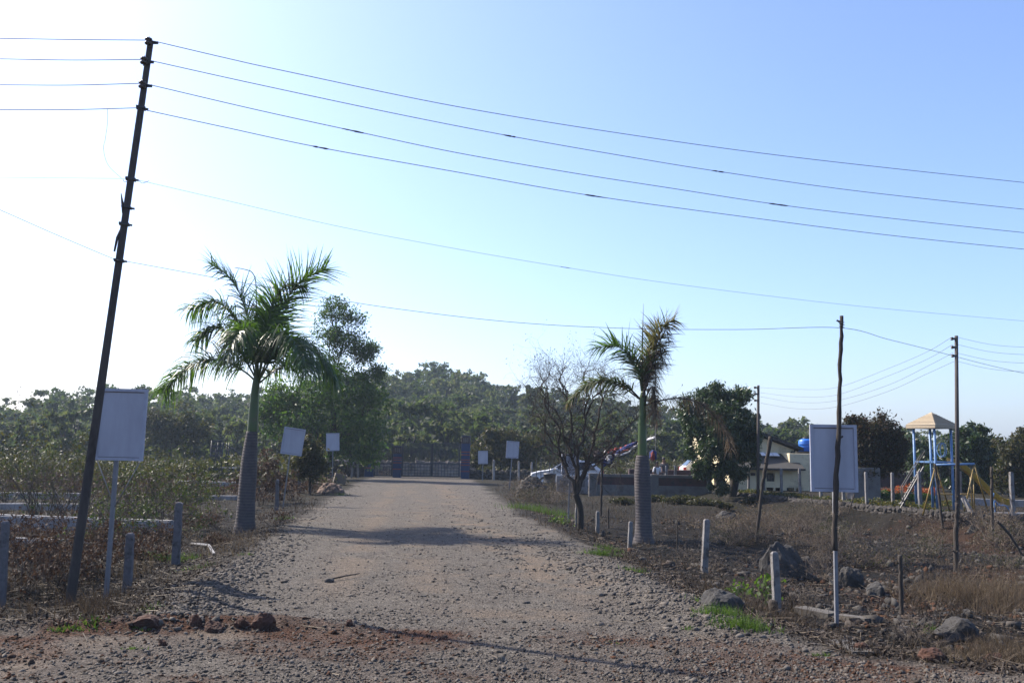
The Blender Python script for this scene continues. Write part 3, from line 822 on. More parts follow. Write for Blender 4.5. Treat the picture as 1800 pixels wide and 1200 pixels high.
stake([(1190, 970), (1191, 917)], 0.022, 0.018, 'thin dark stake in the ash behind the brown palm')
stake([(1434, 905), (1424, 865)], 0.02, 0.018, 'thin prop leaning beneath one edge of the big board')
stake([(1488, 905), (1502, 868)], 0.02, 0.018, 'thin prop slanting up to the lower corner of the big board')

# posts along the top of the rubble wall
wl = ['fence post in front of the cream house corner', 'fence post nearest the patterned house window', 'fence post before the dark house openings', 'fence post just outside the big board edge',
      'fence post below the lower edge of the big board', 'fence post beside the big board under the rusty tree', 'fence post at the foot of the rusty tree', 'fence post in front of the play tower ladder', 'fence post before a blue play tower leg', 'fence post at the wall corner by the far metal pole', 'fence post beyond the foot of the yellow slide']
for (tx, ty, bx, by, w_), lb in zip([(1316, 824, 1316, 876, 4.5), (1343, 823, 1343, 876, 4.5), (1373, 823, 1374, 878, 5), (1405, 823, 1407, 880, 5), (1443, 862, 1443, 884, 6), (1482, 850, 1483, 886, 6), (1522, 829, 1524, 889, 6), (1568, 830, 1570, 894, 6), (1615, 828, 1618, 899, 7), (1686, 828, 1687, 907, 8), (1777, 829, 1781, 908, 8)], wl):
    x_ = flat(bx, by, ZP)
    yy = float(wall_y(x_.x)) - 0.02
    fpost((tx, ty), (bx, by), w_ * .8, lb, 'post', 'posts on the rubble wall', Y=yy)

# metal poles far on the right and their wires
def thin_pole(top, Y, base, r, label):
    B = at(base[0], base[1], Y); B.z = H(B.x, Y)
    T = at(top[0], top[1], Y)
    o = thing('power_pole', label, 'pole', B)
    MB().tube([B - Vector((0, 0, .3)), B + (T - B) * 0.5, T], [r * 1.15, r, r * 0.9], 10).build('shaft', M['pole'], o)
    for k in range(3):
        c = T - Vector((0, 0, 0.10 + 0.27 * k))
        MB().box(c + Vector((-r * 1.3, -0.02, 0)), (r * 2.2, 0.07, 0.06)).build('bracket', M['black'], o)
        MB().lathe(c + Vector((-r * 2.6, -0.02, -0.05)), [(0.02, 0), (0.045, 0.01), (0.045, 0.04), (0.025, 0.05), (0.045, 0.06), (0.045, 0.09), (0.02, 0.10)], 10).build('insulator', M['ceramic'], o)
    return o
thin_pole((1681, 590), 27.5, (1684, 930), 0.058, 'slim metal power pole at the corner of the rubble wall')
thin_pole((1333, 677), 37.0, (1332, 870), 0.06, 'slim metal power pole in front of the cream house')
for k, (a, b, m_) in enumerate([((1337, 681), (1674, 592), 684), ((1337, 690), (1675, 605), 697), ((1337, 697), (1675, 620), 707), ((1337, 708), (1677, 635), 718)]):
    A_ = at(*a, 37.0); B_ = at(*b, 27.5)
    P_ = [A_, at(1400, m_, 35.2), at(1470, m_ - 3 - 1.5 * k * 0, 33.3), at(1560, m_ - 32 - (4 if k < 2 else -2), 30.7), at(1630, (m_ - 32 + b[1]) / 2 - 4, 28.8), B_]
    lab = ['uppermost thin wire', 'second thin wire', 'third thin wire', 'lowest thin wire'][k] + ' slung between the two slim metal poles'
    shape('thin_wire', MB().tube(crom(P_, 6), 0.006, 4), M['thin'], lab, 'overhead wire', 'wires between the slim poles')
    P_ = [B_ + Vector((0.12, 0, 0)), at(1740, b[1] + 13, 27.0), at(1800, b[1] + 18, 26.5), at(1900, b[1] + 20, 26.0)]
    lab = ['uppermost thin wire', 'second thin wire', 'third thin wire', 'lowest thin wire'][k] + ' leaving the corner pole away from the house'
    shape('thin_wire', MB().tube(crom(P_, 6), 0.005, 4), M['thin'], lab, 'overhead wire', 'wires beyond the corner pole')

# ------------------------------------------------------------------ gate at the end of the drive
GY = 60.0
def gpt(px, py, dy=0.0): return at(px, py, GY + dy)
def pillar(px, ytop, ybase, wpx, label, stripes, cap):
    b = gpt(px, ybase); t = gpt(px, ytop); w = px_m(wpx, GY)
    b.z = H(b.x, GY) - 0.1
    o = thing('gate_pillar', label, 'gate pillar', b, 'gate pillars')
    h = t.z - b.z
    MB().box((b.x, GY + w / 2, b.z + h / 2), (w, w, h), None, 1.0, 0.02).build('shaft', M['gateblue'], o)
    st = MB()
    for py in stripes:
        st.box((b.x, GY + w / 2, gpt(px, py).z), (w + 0.012, w + 0.012, 0.075))
    st.build('painted_stripes', M['redstripe'], o)
    if cap:
        MB().box((b.x, GY + w / 2, t.z - 0.27), (w + 0.02, w + 0.02, 0.46), None, 1.0, 0.01).build('relief_panel', M['reliefs'], o)
        rl = MB()
        for k in range(3):
            rl.lathe((b.x + (k - 1) * 0.13, GY - 0.01, t.z - 0.42), [(0.03, 0), (0.05, 0.1), (0.03, 0.2), (0.045, 0.26), (0.01, 0.31)], 8)
        rl.build('relief_figures', M['cement'], o)
        MB().box((b.x, GY + w / 2, t.z + 0.03), (w + 0.08, w + 0.08, 0.06)).build('coping', M['cement'], o)
    return o
pillar(648, 797, 836, 15, 'lowest navy gate pillar half behind the leafy tree', (803, 807, 812, 822), False)
pillar(697, 784, 837, 14, 'middle navy gate pillar between wicket and double gate', (804, 808, 813, 824), True)
pillar(817, 766, 840, 15, 'tallest navy gate pillar with red stripes at the far side', (777, 794, 799, 808, 812, 817, 828), True)
shape('dark_post', MB().box(gpt(653.5, 795, 1.2) - Vector((0, 0, 0.6)), (0.14, 0.14, 3.4)), M['gateblue'], 'dark square post rising behind the lowest gate pillar', 'post')
def gate_leaf(x0, x1, label):
    a = gpt(x0, 836); b = gpt(x1, 836); zb = H(a.x, GY) + 0.08; zt = gpt((x0 + x1) / 2, 779).z; zm = gpt((x0 + x1) / 2, 814.5).z
    yy = GY + 0.15
    o = thing('metal_gate', label, 'gate', (a.x, yy, zb), 'gate leaves')
    f = MB()
    for x in (a.x, b.x): f.box((x, yy, (zb + zt) / 2), (0.10, 0.06, zt - zb))
    for z in (zb + 0.03, zm): f.box(((a.x + b.x) / 2, yy, z), (b.x - a.x - 0.10, 0.055, 0.08))
    f.build('frame', M['gate'], o)
    g = MB(); n = max(6, int((b.x - a.x) / 0.085))
    for k in range(1, n):
        x = a.x + (b.x - a.x) * k / n
        g.tube([(x, yy, zm), (x, yy, zt - 0.1), (x, yy, zt - 0.02), (x, yy, zt + 0.08)], [0.03, 0.03, 0.045, 0.001], 4)
    g.box(((a.x + b.x) / 2, yy, zt - 0.16), (b.x - a.x - 0.08, 0.022, 0.03))
    g.build('bars', M['gate'], o)
    m_ = MB()
    k = 1
    while a.x + 0.21 * k < b.x - 0.05:
        m_.tube([(a.x + 0.21 * k, yy, zb + 0.05), (a.x + 0.21 * k, yy, zm)], 0.02, 4); k += 1
    z = zb + 0.22
    while z < zm - 0.05:
        m_.tube([(a.x, yy + 0.02, z), (b.x, yy + 0.02, z)], 0.02, 4); z += 0.2
    m_.build('lower_grid', M['gate'], o)
    return o
gate_leaf(657, 688, 'narrow wicket gate between the two lower pillars')
gate_leaf(706, 757.5, 'double gate leaf hung on the middle pillar')
gate_leaf(759, 806.5, 'double gate leaf hung on the tallest pillar')

# ------------------------------------------------------------------ rubble walls
def stone_wall(name, line, thick, label, mat, seed, smin=0.14, smax=0.3, gap=0.02, cat='wall', core=None, mortar='wallstone'):
    """line: list of (x, y, zbase, ztop); a core with individual stones set into its faces and top"""
    rng = np.random.default_rng(seed); mb = MB()
    for (x0, y0, b0, t0), (x1, y1, b1, t1) in zip(line[:-1], line[1:]):
        L = math.hypot(x1 - x0, y1 - y0); u = Vector(((x1 - x0) / L, (y1 - y0) / L, 0)); nn = Vector((u.y, -u.x, 0))
        a = Vector((x0, y0, 0)); b = Vector((x1, y1, 0)); s_ = thick * 0.42
        P = []
        for q, zb, zt in ((a, b0, t0), (b, b1, t1)):
            for k in (-1, 1):
                P.append(q + nn * s_ * k + Vector((0, 0, zb - 0.3))); P.append(q + nn * s_ * k + Vector((0, 0, zt - 0.06)))
        mb.raw(P, [(0, 1, 3, 2), (4, 6, 7, 5), (0, 4, 5, 1), (2, 3, 7, 6), (1, 5, 7, 3)])
        d = 0.0
        z0 = 0.0
        while d < L:
            f = d / L; zb = b0 + (b1 - b0) * f; zt = t0 + (t1 - t0) * f
            z = zb - 0.1; wcol = rng.uniform(smin, smax)
            while z < zt - 0.04:
                hh = rng.uniform(smin * 0.7, smax * 0.75); ww = wcol * rng.uniform(0.75, 1.2)
                for side in (1,) if z < zt - hh * 1.6 else (1, -1, 0):
                    c = a + u * (d + rng.uniform(-.04, .04)) + nn * (s_ * side) + Vector((0, 0, min(z + hh / 2, zt - 0.04)))
                    irr = Matrix.Rotation(rng.uniform(-.25, .25), 3, 'Y') @ Matrix.Rotation(rng.uniform(-.4, .4) + math.atan2(u.y, u.x), 3, 'Z')
                    P, F = rock_pts(rng, (ww * 0.60, thick * 0.10 + 0.03, hh * 0.62), 0.26)
                    mb.raw([irr @ Vector(p) + c for p in P], F)
                z += hh * 0.95
            d += wcol * 0.95
    return shape(name, mb, M[mat], label, cat)

_t = (1 + 5 ** 0.5) / 2
ICO_V = unit(np.array([(-1, _t, 0), (1, _t, 0), (-1, -_t, 0), (1, -_t, 0), (0, -1, _t), (0, 1, _t), (0, -1, -_t), (0, 1, -_t), (_t, 0, -1), (_t, 0, 1), (-_t, 0, -1), (-_t, 0, 1)], float))
ICO_F = np.array([(0, 11, 5), (0, 5, 1), (0, 1, 7), (0, 7, 10), (0, 10, 11), (1, 5, 9), (5, 11, 4), (11, 10, 2), (10, 7, 6), (7, 1, 8), (3, 9, 4), (3, 4, 2), (3, 2, 6), (3, 6, 8), (3, 8, 9), (4, 9, 5), (2, 4, 11), (6, 2, 10), (8, 6, 7), (9, 8, 1)])
def rock_pts(rng, size, jit=0.2):
    v = ICO_V * (1 + rng.normal(size=(12, 1)) * jit); v = v / np.maximum(np.abs(v).max(1, keepdims=True), 0.7)
    return v * np.array(size), ICO_F.tolist()

pts_ = [(float(x), float(y)) for x, y in zip(_wx[:-1], _wy[:-1])]
line = []
for (x, y) in pts_ + [(24.0, pts_[-1][1] + 1.0)]:
    line.append((x, y - 0.1, H(x, y - 0.35), ZP + 0.03))
stone_wall('retaining_wall', line[:4], 0.42, 'low dry stone retaining wall under the row of fence posts', 'wallstone', 4)
stone_wall('retaining_wall', line[3:], 0.42, 'shaded retaining wall stretch with a pale coping beside the far metal pole', 'wallstone', 5)
x0, y0, x1, y1 = line[4][0] - 0.9, line[4][1], line[5][0], line[5][1]
shape('coping', MB().bar((x0, y0 + 0.1, ZP + 0.055), (x1, y1 + 0.1, ZP + 0.055), 0.3, 0.06), M['beam'], 'thin pale coping strip along the shaded wall top', 'coping')
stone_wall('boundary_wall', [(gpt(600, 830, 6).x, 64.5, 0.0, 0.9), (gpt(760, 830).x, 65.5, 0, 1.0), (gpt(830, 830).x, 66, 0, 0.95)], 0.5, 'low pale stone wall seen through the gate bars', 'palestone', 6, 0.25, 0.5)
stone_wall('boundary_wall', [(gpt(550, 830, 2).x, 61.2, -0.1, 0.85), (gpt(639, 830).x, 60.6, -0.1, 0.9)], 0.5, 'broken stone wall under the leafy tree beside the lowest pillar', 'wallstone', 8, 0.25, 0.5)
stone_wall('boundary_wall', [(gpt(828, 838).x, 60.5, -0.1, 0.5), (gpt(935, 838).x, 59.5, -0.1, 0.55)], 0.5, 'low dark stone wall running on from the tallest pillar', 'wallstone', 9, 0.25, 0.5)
for k, (px, pt, pb, lab) in enumerate([(868, 808, 838, 'thin pale post behind the smallest blank board'), (912, 810, 838, 'thin pale post beside the board in the tall weeds'), (629, 806, 838, 'thin pale post under the leafy tree edge'), (618, 808, 838, 'leaning pale post further under the leafy tree'), (935, 812, 838, 'thin pale post in front of the white car bonnet')]):
    B = at(px, pb, 58.5); B.z = H(B.x, 58.5)
    tag(post_mb(at(px + (3 if k == 3 else 0), pt, 58.5), B, 0.13).build('fence_post', M['beam']), lab, 'fence post', 'distant boundary posts')

# ------------------------------------------------------------------ concrete parapet with dark red panels
WY = 40.0
def wpt(px, py, dy=0): return at(px, py, WY + dy)
T = thing('parapet_wall', 'grey concrete parapet with dark red panels behind the brown palm', 'wall', wpt(1140, 872))
x0, x1 = wpt(1036, 850).x, wpt(1251, 850).x
zt = wpt(1140, 834).z; zb = H((x0 + x1) / 2, WY) - 0.35
zm0, zm1 = wpt(1140, 853).z, wpt(1140, 839).z
mb = MB()
mb.box(((x0 + x1) / 2, WY + 0.12, (zb + zm0) / 2), (x1 - x0, 0.22, zm0 - zb))
mb.box(((x0 + x1) / 2, WY + 0.12, (zm1 + zt) / 2), (x1 - x0, 0.22, zt - zm1))
mb.build('masonry', M['cement'], T)
for px, w_ in ((1043, 15), (1151, 13), (1247, 8)):
    c = wpt(px, 850); ww = px_m(w_, WY)
    MB().box((c.x, WY + 0.10, (zb + zt) / 2 + 0.01), (ww, 0.27, zt - zb + 0.02), None, 1, 0.01).build('pilaster', M['cement'], T)
for a, b in ((1051, 1144), (1158, 1242)):
    xa, xb = wpt(a, 850).x, wpt(b, 850).x
    MB().box(((xa + xb) / 2, WY + 0.14, (zm0 + zm1) / 2), (xb - xa, 0.16, zm1 - zm0 - 0.004)).build('red_panel', M['redpanel'], T)
T = thing('parapet_wall', 'short pale parapet end with a sunken panel behind the bare tree', 'wall', wpt(1005, 866, 2.5))
xa, xb = at(978, 850, 42.5).x, at(1033, 850, 42.5).x; za = at(1000, 836, 42.5).z
MB().box(((xa + xb) / 2, 42.5, (za - 0.6) / 2), (xb - xa, 0.2, za + 0.6)).build('masonry', M['beam'], T)
MB().box(((xa + xb) / 2, 42.385, za - 0.35), (xb - xa - 0.3, 0.03, 0.3)).build('sunken_panel', M['cement'], T)
# brick bed wall behind the parapet
xa, xb = at(1105, 828, 47).x, at(1240, 828, 47).x; za = at(1170, 825, 47).z
shape('brick_planter', MB().box(((xa + xb) / 2, 47, za / 2 - 0.1), (xb - xa, 0.4, za + 0.2), None, 1, 0.02), M['redpanel'], 'long low red brick planter behind the parapet', 'planter')
for px, lab in ((1171, 'white post on the parapet close to the brown palm'), (1187, 'white post on the parapet farther from the brown palm')):
    B = at(px, 836, 41.5); B.z = -0.1
    tag(post_mb(at(px, 818, 41.5), B, 0.1).build('fence_post', M['beam']), lab, 'fence post', 'posts behind the parapet')
for k, (px, pt) in enumerate([(943, 806), (951, 803), (958, 805), (966, 802), (974, 804)]):
    B = at(px, 840, 46.5); B.z = H(B.x, 46.5) - 0.05
    tag(MB().tube([B, at(px, pt, 46.5)], 0.022, 5).build('fence_rail', M['black']), 'thin dark iron fence picket in front of the white car', 'picket', 'iron pickets before the car')
# ------------------------------------------------------------------ house and water tank
HY = 44.0
def hp(px, py, dy=0.0): return at(px, py, HY + dy)
Hs = thing('cream_house', 'cream plastered house with grey roofs behind the mango tree', 'house', hp(1350, 872))
zg = ZP - 0.2
xl_, xr_ = hp(1284, 850).x, hp(1397, 850, 2).x
zlow = hp(1350, 824).z; zup0 = hp(1300, 742, 2).z; zup1 = hp(1397, 790, 2).z
# upper block, its wall follows the sloping roof
MB().prism([(xl_, HY + 2.0, zg), (xr_, HY + 2.0, zg), (xr_, HY + 2.0, zup1), (xl_, HY + 2.0, zup0)], (0, 7.0, 0)).build('upper_wall', M['cream'], Hs, True)
sl = (zup1 - zup0) / (xr_ - xl_)
a = Vector((xl_ - 0.5, HY + 1.6, zup0 - sl * 0.5 + 0.07)); b = Vector((xr_ + 0.42, HY + 1.6, zup1 + sl * 0.42 + 0.07))
MB().prism([a, b, b + Vector((0, 0, 0.17)), a + Vector((0, 0, 0.17))], (0, 7.8, 0)).build('roof', M['roofgrey'], Hs, True)
# lower front block with lean-to roof
xf = hp(1441, 850).x
front = MB()
openings = [(1349, 1362), (1365, 1378), (1385, 1398), (1401, 1412), (1433, 1440)]
zo1, zo0 = hp(1370, 857).z, hp(1370, 872).z
wx0, wx1, wz0, wz1 = hp(1349.5, 840).x, hp(1364, 840).x, hp(1357, 846).z, hp(1357, 831).z
vx0, vx1, vz0, vz1 = hp(1321, 840).x, hp(1331, 840).x, hp(1326, 836).z, hp(1326, 831).z
front.box(((xl_ + xf) / 2, HY + 0.3, (wz1 + zlow) / 2 + 0.02), (xf - xl_, 0.2, zlow - wz1 + 0.04))
xs_ = [xl_, vx0, vx1, wx0, wx1, xf]
for p, q in ((xl_, vx0), (vx1, wx0), (wx1, xf)): front.box(((p + q) / 2, HY + 0.3, (zo1 + wz1) / 2), (q - p, 0.2, wz1 - zo1))
front.box(((vx0 + vx1) / 2, HY + 0.3, (zo1 + vz0) / 2), (vx1 - vx0, 0.2, vz0 - zo1))
front.box(((wx0 + wx1) / 2, HY + 0.3, (zo1 + wz0) / 2), (wx1 - wx0, 0.2, wz0 - zo1))
ex = xl_
for o0, o1 in openings:
    a_, b_ = hp(o0, 840).x, hp(o1, 840).x
    front.box(((ex + a_) / 2, HY + 0.3, (zg + zo1) / 2), (a_ - ex, 0.2, zo1 - zg)); ex = b_
if ex < xf: front.box(((ex + xf) / 2, HY + 0.3, (zg + zo1) / 2), (xf - ex, 0.2, zo1 - zg))
front.box((xl_ + 0.1, HY + 1.2, (zg + zlow) / 2), (0.2, 1.58, zlow - zg))
front.build('front_wall', M['cream'], Hs)
MB().box(((xl_ + xf) / 2, HY + 0.9, (zg + zo1) / 2), (xf - xl_ - 0.5, 0.05, zo1 - zg)).build('dark_interior', M['clothdark'], Hs)  # dark sheet behind the openings, painting in the unlit interior
wn_ = MB().box(((wx0 + wx1) / 2, HY + 0.35, (wz0 + wz1) / 2), (wx1 - wx0, 0.03, wz1 - wz0)).build('window', M['glass'], Hs)
g = MB()
for k in range(5):
    t = k / 4
    g.bar((wx0 + (wx1 - wx0) * t, HY + 0.31, wz0), (wx0 + (wx1 - wx0) * (1 - t), HY + 0.31 + 0.004 * k, wz1), 0.02, 0.02, (0, 1, 0))
g.lathe(((wx0 + wx1) / 2, HY + 0.30, (wz0 + wz1) / 2), [(0.13, 0), (0.13, 0.02)], 14, (0, 1, 0))
g.build('window_grille', M['cement'], wn_)
MB().box(((vx0 + vx1) / 2, HY + 0.35, (vz0 + vz1) / 2), (vx1 - vx0, 0.03, vz1 - vz0)).build('vent', M['glass'], Hs)
za_, zb_ = hp(1370, 800, 1.9).z, hp(1370, 826, -0.3).z
r0, r1 = xl_ - 0.2, hp(1413, 840).x
MB().prism([(r0, HY - 0.3, zb_), (r0, HY + 1.98, za_), (r0, HY + 1.98, za_ + 0.09), (r0, HY - 0.3, zb_ + 0.09)], (r1 - r0, 0, 0)).build('lean_to_roof', M['roofgrey'], Hs, True)
ws = MB()
for p0, p1 in ((1338, 1346), (1348, 1358), (1359, 1369)):
    xa, xb = hp(p0, 840, 1.4).x, hp(p1, 840, 1.4).x
    ws.box(((xa + xb) / 2, HY + 1.4, za_ + 0.05), (xb - xa, 0.5, 0.03), Matrix.Rotation(math.atan2(za_ - zb_, 2.28), 3, 'X'))
ws.build('white_roof_sheet', M['white'], Hs)
# flat roofed annexe that carries the tank
MB().box(((r1 + xf) / 2 - 0.1, HY + 1.6, (zg + hp(1420, 797, 1).z) / 2), (xf - r1 + 0.8, 2.0, hp(1420, 797, 1).z - zg), None, 1, 0.02).build('annexe_wall', M['cream'], Hs)
zt_ = hp(1412, 794, 1).z
xk = hp(1411, 840, 2.2).x
MB().box((xk, HY + 1.9, zt_ - 0.02), (1.3, 1.6, 0.1)).build('tank_ledge', M['roofgrey'], Hs)
rt = px_m(12.5, 46); zt1 = hp(1411, 771, 2).z
Tk = thing('water_tank', 'bright blue plastic water tank on the house ledge', 'water tank', (xk + 0.1, HY + 1.9, zt_ + 0.03))
h_ = zt1 - zt_ - 0.03
MB().lathe((xk + 0.1, HY + 1.9, zt_ + 0.03), [(rt * .96, 0), (rt, .04), (rt, h_ * .3), (rt * 1.03, h_ * .32), (rt, h_ * .35), (rt, h_ * .55), (rt * 1.03, h_ * .57), (rt, h_ * .6), (rt, h_ * .8), (rt * .9, h_ * .9), (rt * .55, h_)], 28).build('body', M['bluetank'], Tk)
MB().lathe((xk + 0.1, HY + 1.9, zt1), [(rt * .45, 0), (rt * .45, .05), (rt * .3, .08)], 18).build('lid', M['black'], Tk)
# bright side shed left of the trunk
xa, xb = hp(1228, 840, 3).x, hp(1240, 840, 3).x
shape('garden_shed', MB().box(((xa + xb) / 2, HY + 3.5, 0.7), (xb - xa, 0.8, 1.6)).prism([(xa - .1, HY + 3, 1.5), (xb + .1, HY + 3, 1.5), ((xa + xb) / 2, HY + 3, 1.72)], (0, 1, 0)), M['cream'], 'small pale hut edge beyond the mango tree', 'hut')

# ------------------------------------------------------------------ playground
TY = 31.0
zp = ZP
cx = at(1642, 850, TY).x
Tw = thing('play_tower', 'play tower with four blue legs and a pale pyramid roof', 'play tower', (cx, TY, zp))
cor = [(.56, -.19), (.19, .56), (-.56, .19), (-.19, -.56)]
ze = at(1640, 753, TY).z; zpf = at(1640, 813, TY).z
for x, y in cor: MB().tube([(cx + x, TY + y, zp - .2), (cx + x, TY + y, ze + 0.03)], 0.042, 10).build('leg', M['bluepaint'], Tw)
rc = [Vector((cx + x * 1.42, TY + y * 1.42, ze)) for x, y in cor]
apex = Vector((cx, TY, at(1640, 724, TY).z))
rf = MB(); up_ = Vector((0, 0, 0.13))
rf.raw(rc + [c + up_ for c in rc] + [apex], [(3, 2, 1, 0), (0, 1, 5, 4), (1, 2, 6, 5), (2, 3, 7, 6), (3, 0, 4, 7), (4, 5, 8), (5, 6, 8), (6, 7, 8), (7, 4, 8)])
for i in range(4):
    a, b = rc[i] + up_, rc[(i + 1) % 4] + up_
    out = ((a + b) / 2 - Vector((cx, TY, (a.z + b.z) / 2))); out.z = 0; out.normalize()
    for k in range(1, 9):
        t = k / 10
        p, q = a.lerp(apex, t), b.lerp(apex, t)
        rf.bar(p + out * .004 + Vector((0, 0, .006)), q + out * .004 + Vector((0, 0, .006)), 0.022, 0.012)
rf.build('roof', M['roofyellow'], Tw, True)
pf = [Vector((cx + x * 1.06, TY + y * 1.06, zpf)) for x, y in cor]
MB().prism(pf, (0, 0, 0.06)).build('platform', M['bluepaint'], Tw, True)
for (i, j) in ((0, 1), (3, 0)):
    a, b = Vector((cx + cor[i][0], TY + cor[i][1], 0)), Vector((cx + cor[j][0], TY + cor[j][1], 0))
    m_ = (a + b) / 2; u = (b - a).normalized()
    MB().tube([m_ + u * (.16 * math.cos(t)) + Vector((0, 0, zpf + .45 + .24 * math.sin(t))) for t in np.linspace(0, 2 * math.pi, 25)], 0.014, 6).build('guard_hoop', M['bluepaint'], Tw)
# ladder stairs going down to the side
s0 = at(1622, 820, TY - 0.1); s1 = at(1580, 884, TY - 0.5); s1.z = zp
wv = Vector((0.12, 0.42, 0))
La = MB()
for k in (-1, 1): La.bar(s0 + wv * k * .5, s1 + wv * k * .5, 0.035, 0.06)
La.build('stair_stringers', M['black'], Tw)
for k in range(1, 8):
    c = s0.lerp(s1, k / 8)
    MB().bar(c - wv * .5, c + wv * .5, 0.17, 0.03).build('step', M['cement'], Tw)
for k in (-1, 1):
    a = s0 + wv * k * .5 + Vector((0.05, 0, .55)); b = s0.lerp(s1, .8) + wv * k * .5 + Vector((-.05, 0, .45))
    MB().tube([s0 + wv * k * .5, a, b, s0.lerp(s1, .85) + wv * k * .5], 0.016, 6).build('handrail', M['cement'], Tw)
# slide on the other side
Sl = thing('slide', 'yellow open chute slide running down from the tower', 'slide', (at(1765, 893, TY + .2).x, TY, zp))
sp = crom([at(1668, 812, TY + .5), at(1690, 822, TY + .5), at(1715, 842, TY + .4), at(1742, 868, TY + .2), at(1760, 882, TY), at(1776, 886, TY - .1)], 8)
sv = Vector((.12, .5, 0)); P_ = []; F_ = []
prof = [(-.5, .16), (-.47, .17), (-.42, 0), (.42, 0), (.47, .17), (.5, .16), (.45, -.04), (-.45, -.04)]
for p in sp:
    for a, h in prof: P_.append(p + sv * a + Vector((0, 0, h)))
for i in range(len(sp) - 1):
    for k in range(8): F_.append((i * 8 + k, i * 8 + (k + 1) % 8, i * 8 + 8 + (k + 1) % 8, i * 8 + 8 + k))
F_ += [tuple(range(7, -1, -1)), tuple(range(len(P_) - 8, len(P_)))]
MB().raw(P_, F_).build('chute', M['slideyellow'], Sl, True)
for k in (14, 26):
    p = sp[k]; m_ = MB()
    for s_ in (-1, 1): m_.tube([p + sv * .4 * s_ - Vector((0, 0, .03)), Vector((p.x + .1 * s_, p.y + .25 * s_, zp - .1))], 0.025, 7)
    m_.build('support', M['yellowpaint'], Sl)
# swing frame in front
SY = 28.6
Sw = thing('swing_frame', 'yellow legged swing frame with a pale blue top bar', 'swing', (at(1680, 890, SY).x, SY, zp))
a, b = at(1645, 817, SY), at(1713, 815, SY)
MB().tube([a, b], 0.035, 9).build('top_bar', M['bluepaint'], Sw)
for (e, (f1, f2)) in ((a, ((1622, 892), (1671, 893))), (b, ((1693, 893), (1738, 893)))):
    for f, dy in ((f1, -.25), (f2, .35)):
        g_ = at(f[0], f[1], SY + dy); g_.z = zp - .05
        MB().tube([e, g_], 0.027, 8).build('leg', M['yellowpaint'], Sw)
for x in (1661, 1698):
    p = at(x, 817, SY); q = at(x, 868, SY)
    c_ = MB()
    for s_ in (-.16, .16): c_.tube([p + Vector((s_, 0, 0)), q + Vector((s_, 0, 0))], 0.008, 5)
    c_.build('chain', M['black'], Sw)
    MB().box(q, (.42, .2, .035), None, 1, 0.008).build('seat', M['yellowpaint'], Sw)
# blue seesaw-like frame at the foot of the slide
b0 = at(1749, 892, 28.9); b1 = at(1778, 893, 29.2)
Bs = thing('blue_rail', 'low light blue rail frame at the foot of the slide', 'rail', (b0.x, b0.y, zp))
MB().tube(crom([Vector((b0.x, b0.y, zp)), at(1748, 880, 28.9), at(1756, 887, 29), at(1768, 889, 29.1), Vector((b1.x, b1.y, zp))], 6), 0.022, 7).build('rail', M['bluepaint'], Bs)
MB().tube([at(1744, 880, 28.9), at(1747, 866, 28.9)], 0.02, 7).build('handle', M['bluepaint'], Bs)
xa, xb = at(1650, 880, 33).x, at(1712, 880, 33).x
# low kerb line and back wall of the garden
shape('garden_wall', MB().box(((at(1500, 840, 52).x + at(1760, 840, 52).x) / 2, 52, .5), (at(1760, 840, 52).x - at(1500, 840, 52).x, .3, 1.3), None, 1, .02), M['redpanel'], 'dark brick wall in shade at the back of the playground', 'wall')
shape('garden_kerb', MB().bar((at(1700, 840, 34).x, 34, zp + .1), (at(1830, 840, 33).x, 33, zp + .1), .25, .3), M['beam'], 'low pale kerb behind the slide', 'kerb')
xa = at(1518, 840, 36.5).x; shape('garden_hut', MB().box((xa + .1, 36.8, zp + .55), (1.1, .8, 1.5), None, 1, .02), M['cement'], 'grey block shed stub beside the rusty tree trunk', 'shed')
shape('concrete_prop', MB().bar(at(1693, 874, 28.2), at(1712, 904, 27.8) - Vector((0, 0, .1)), .1, .12), M['post'], 'slanting concrete prop leaning on the corner fence post', 'prop')

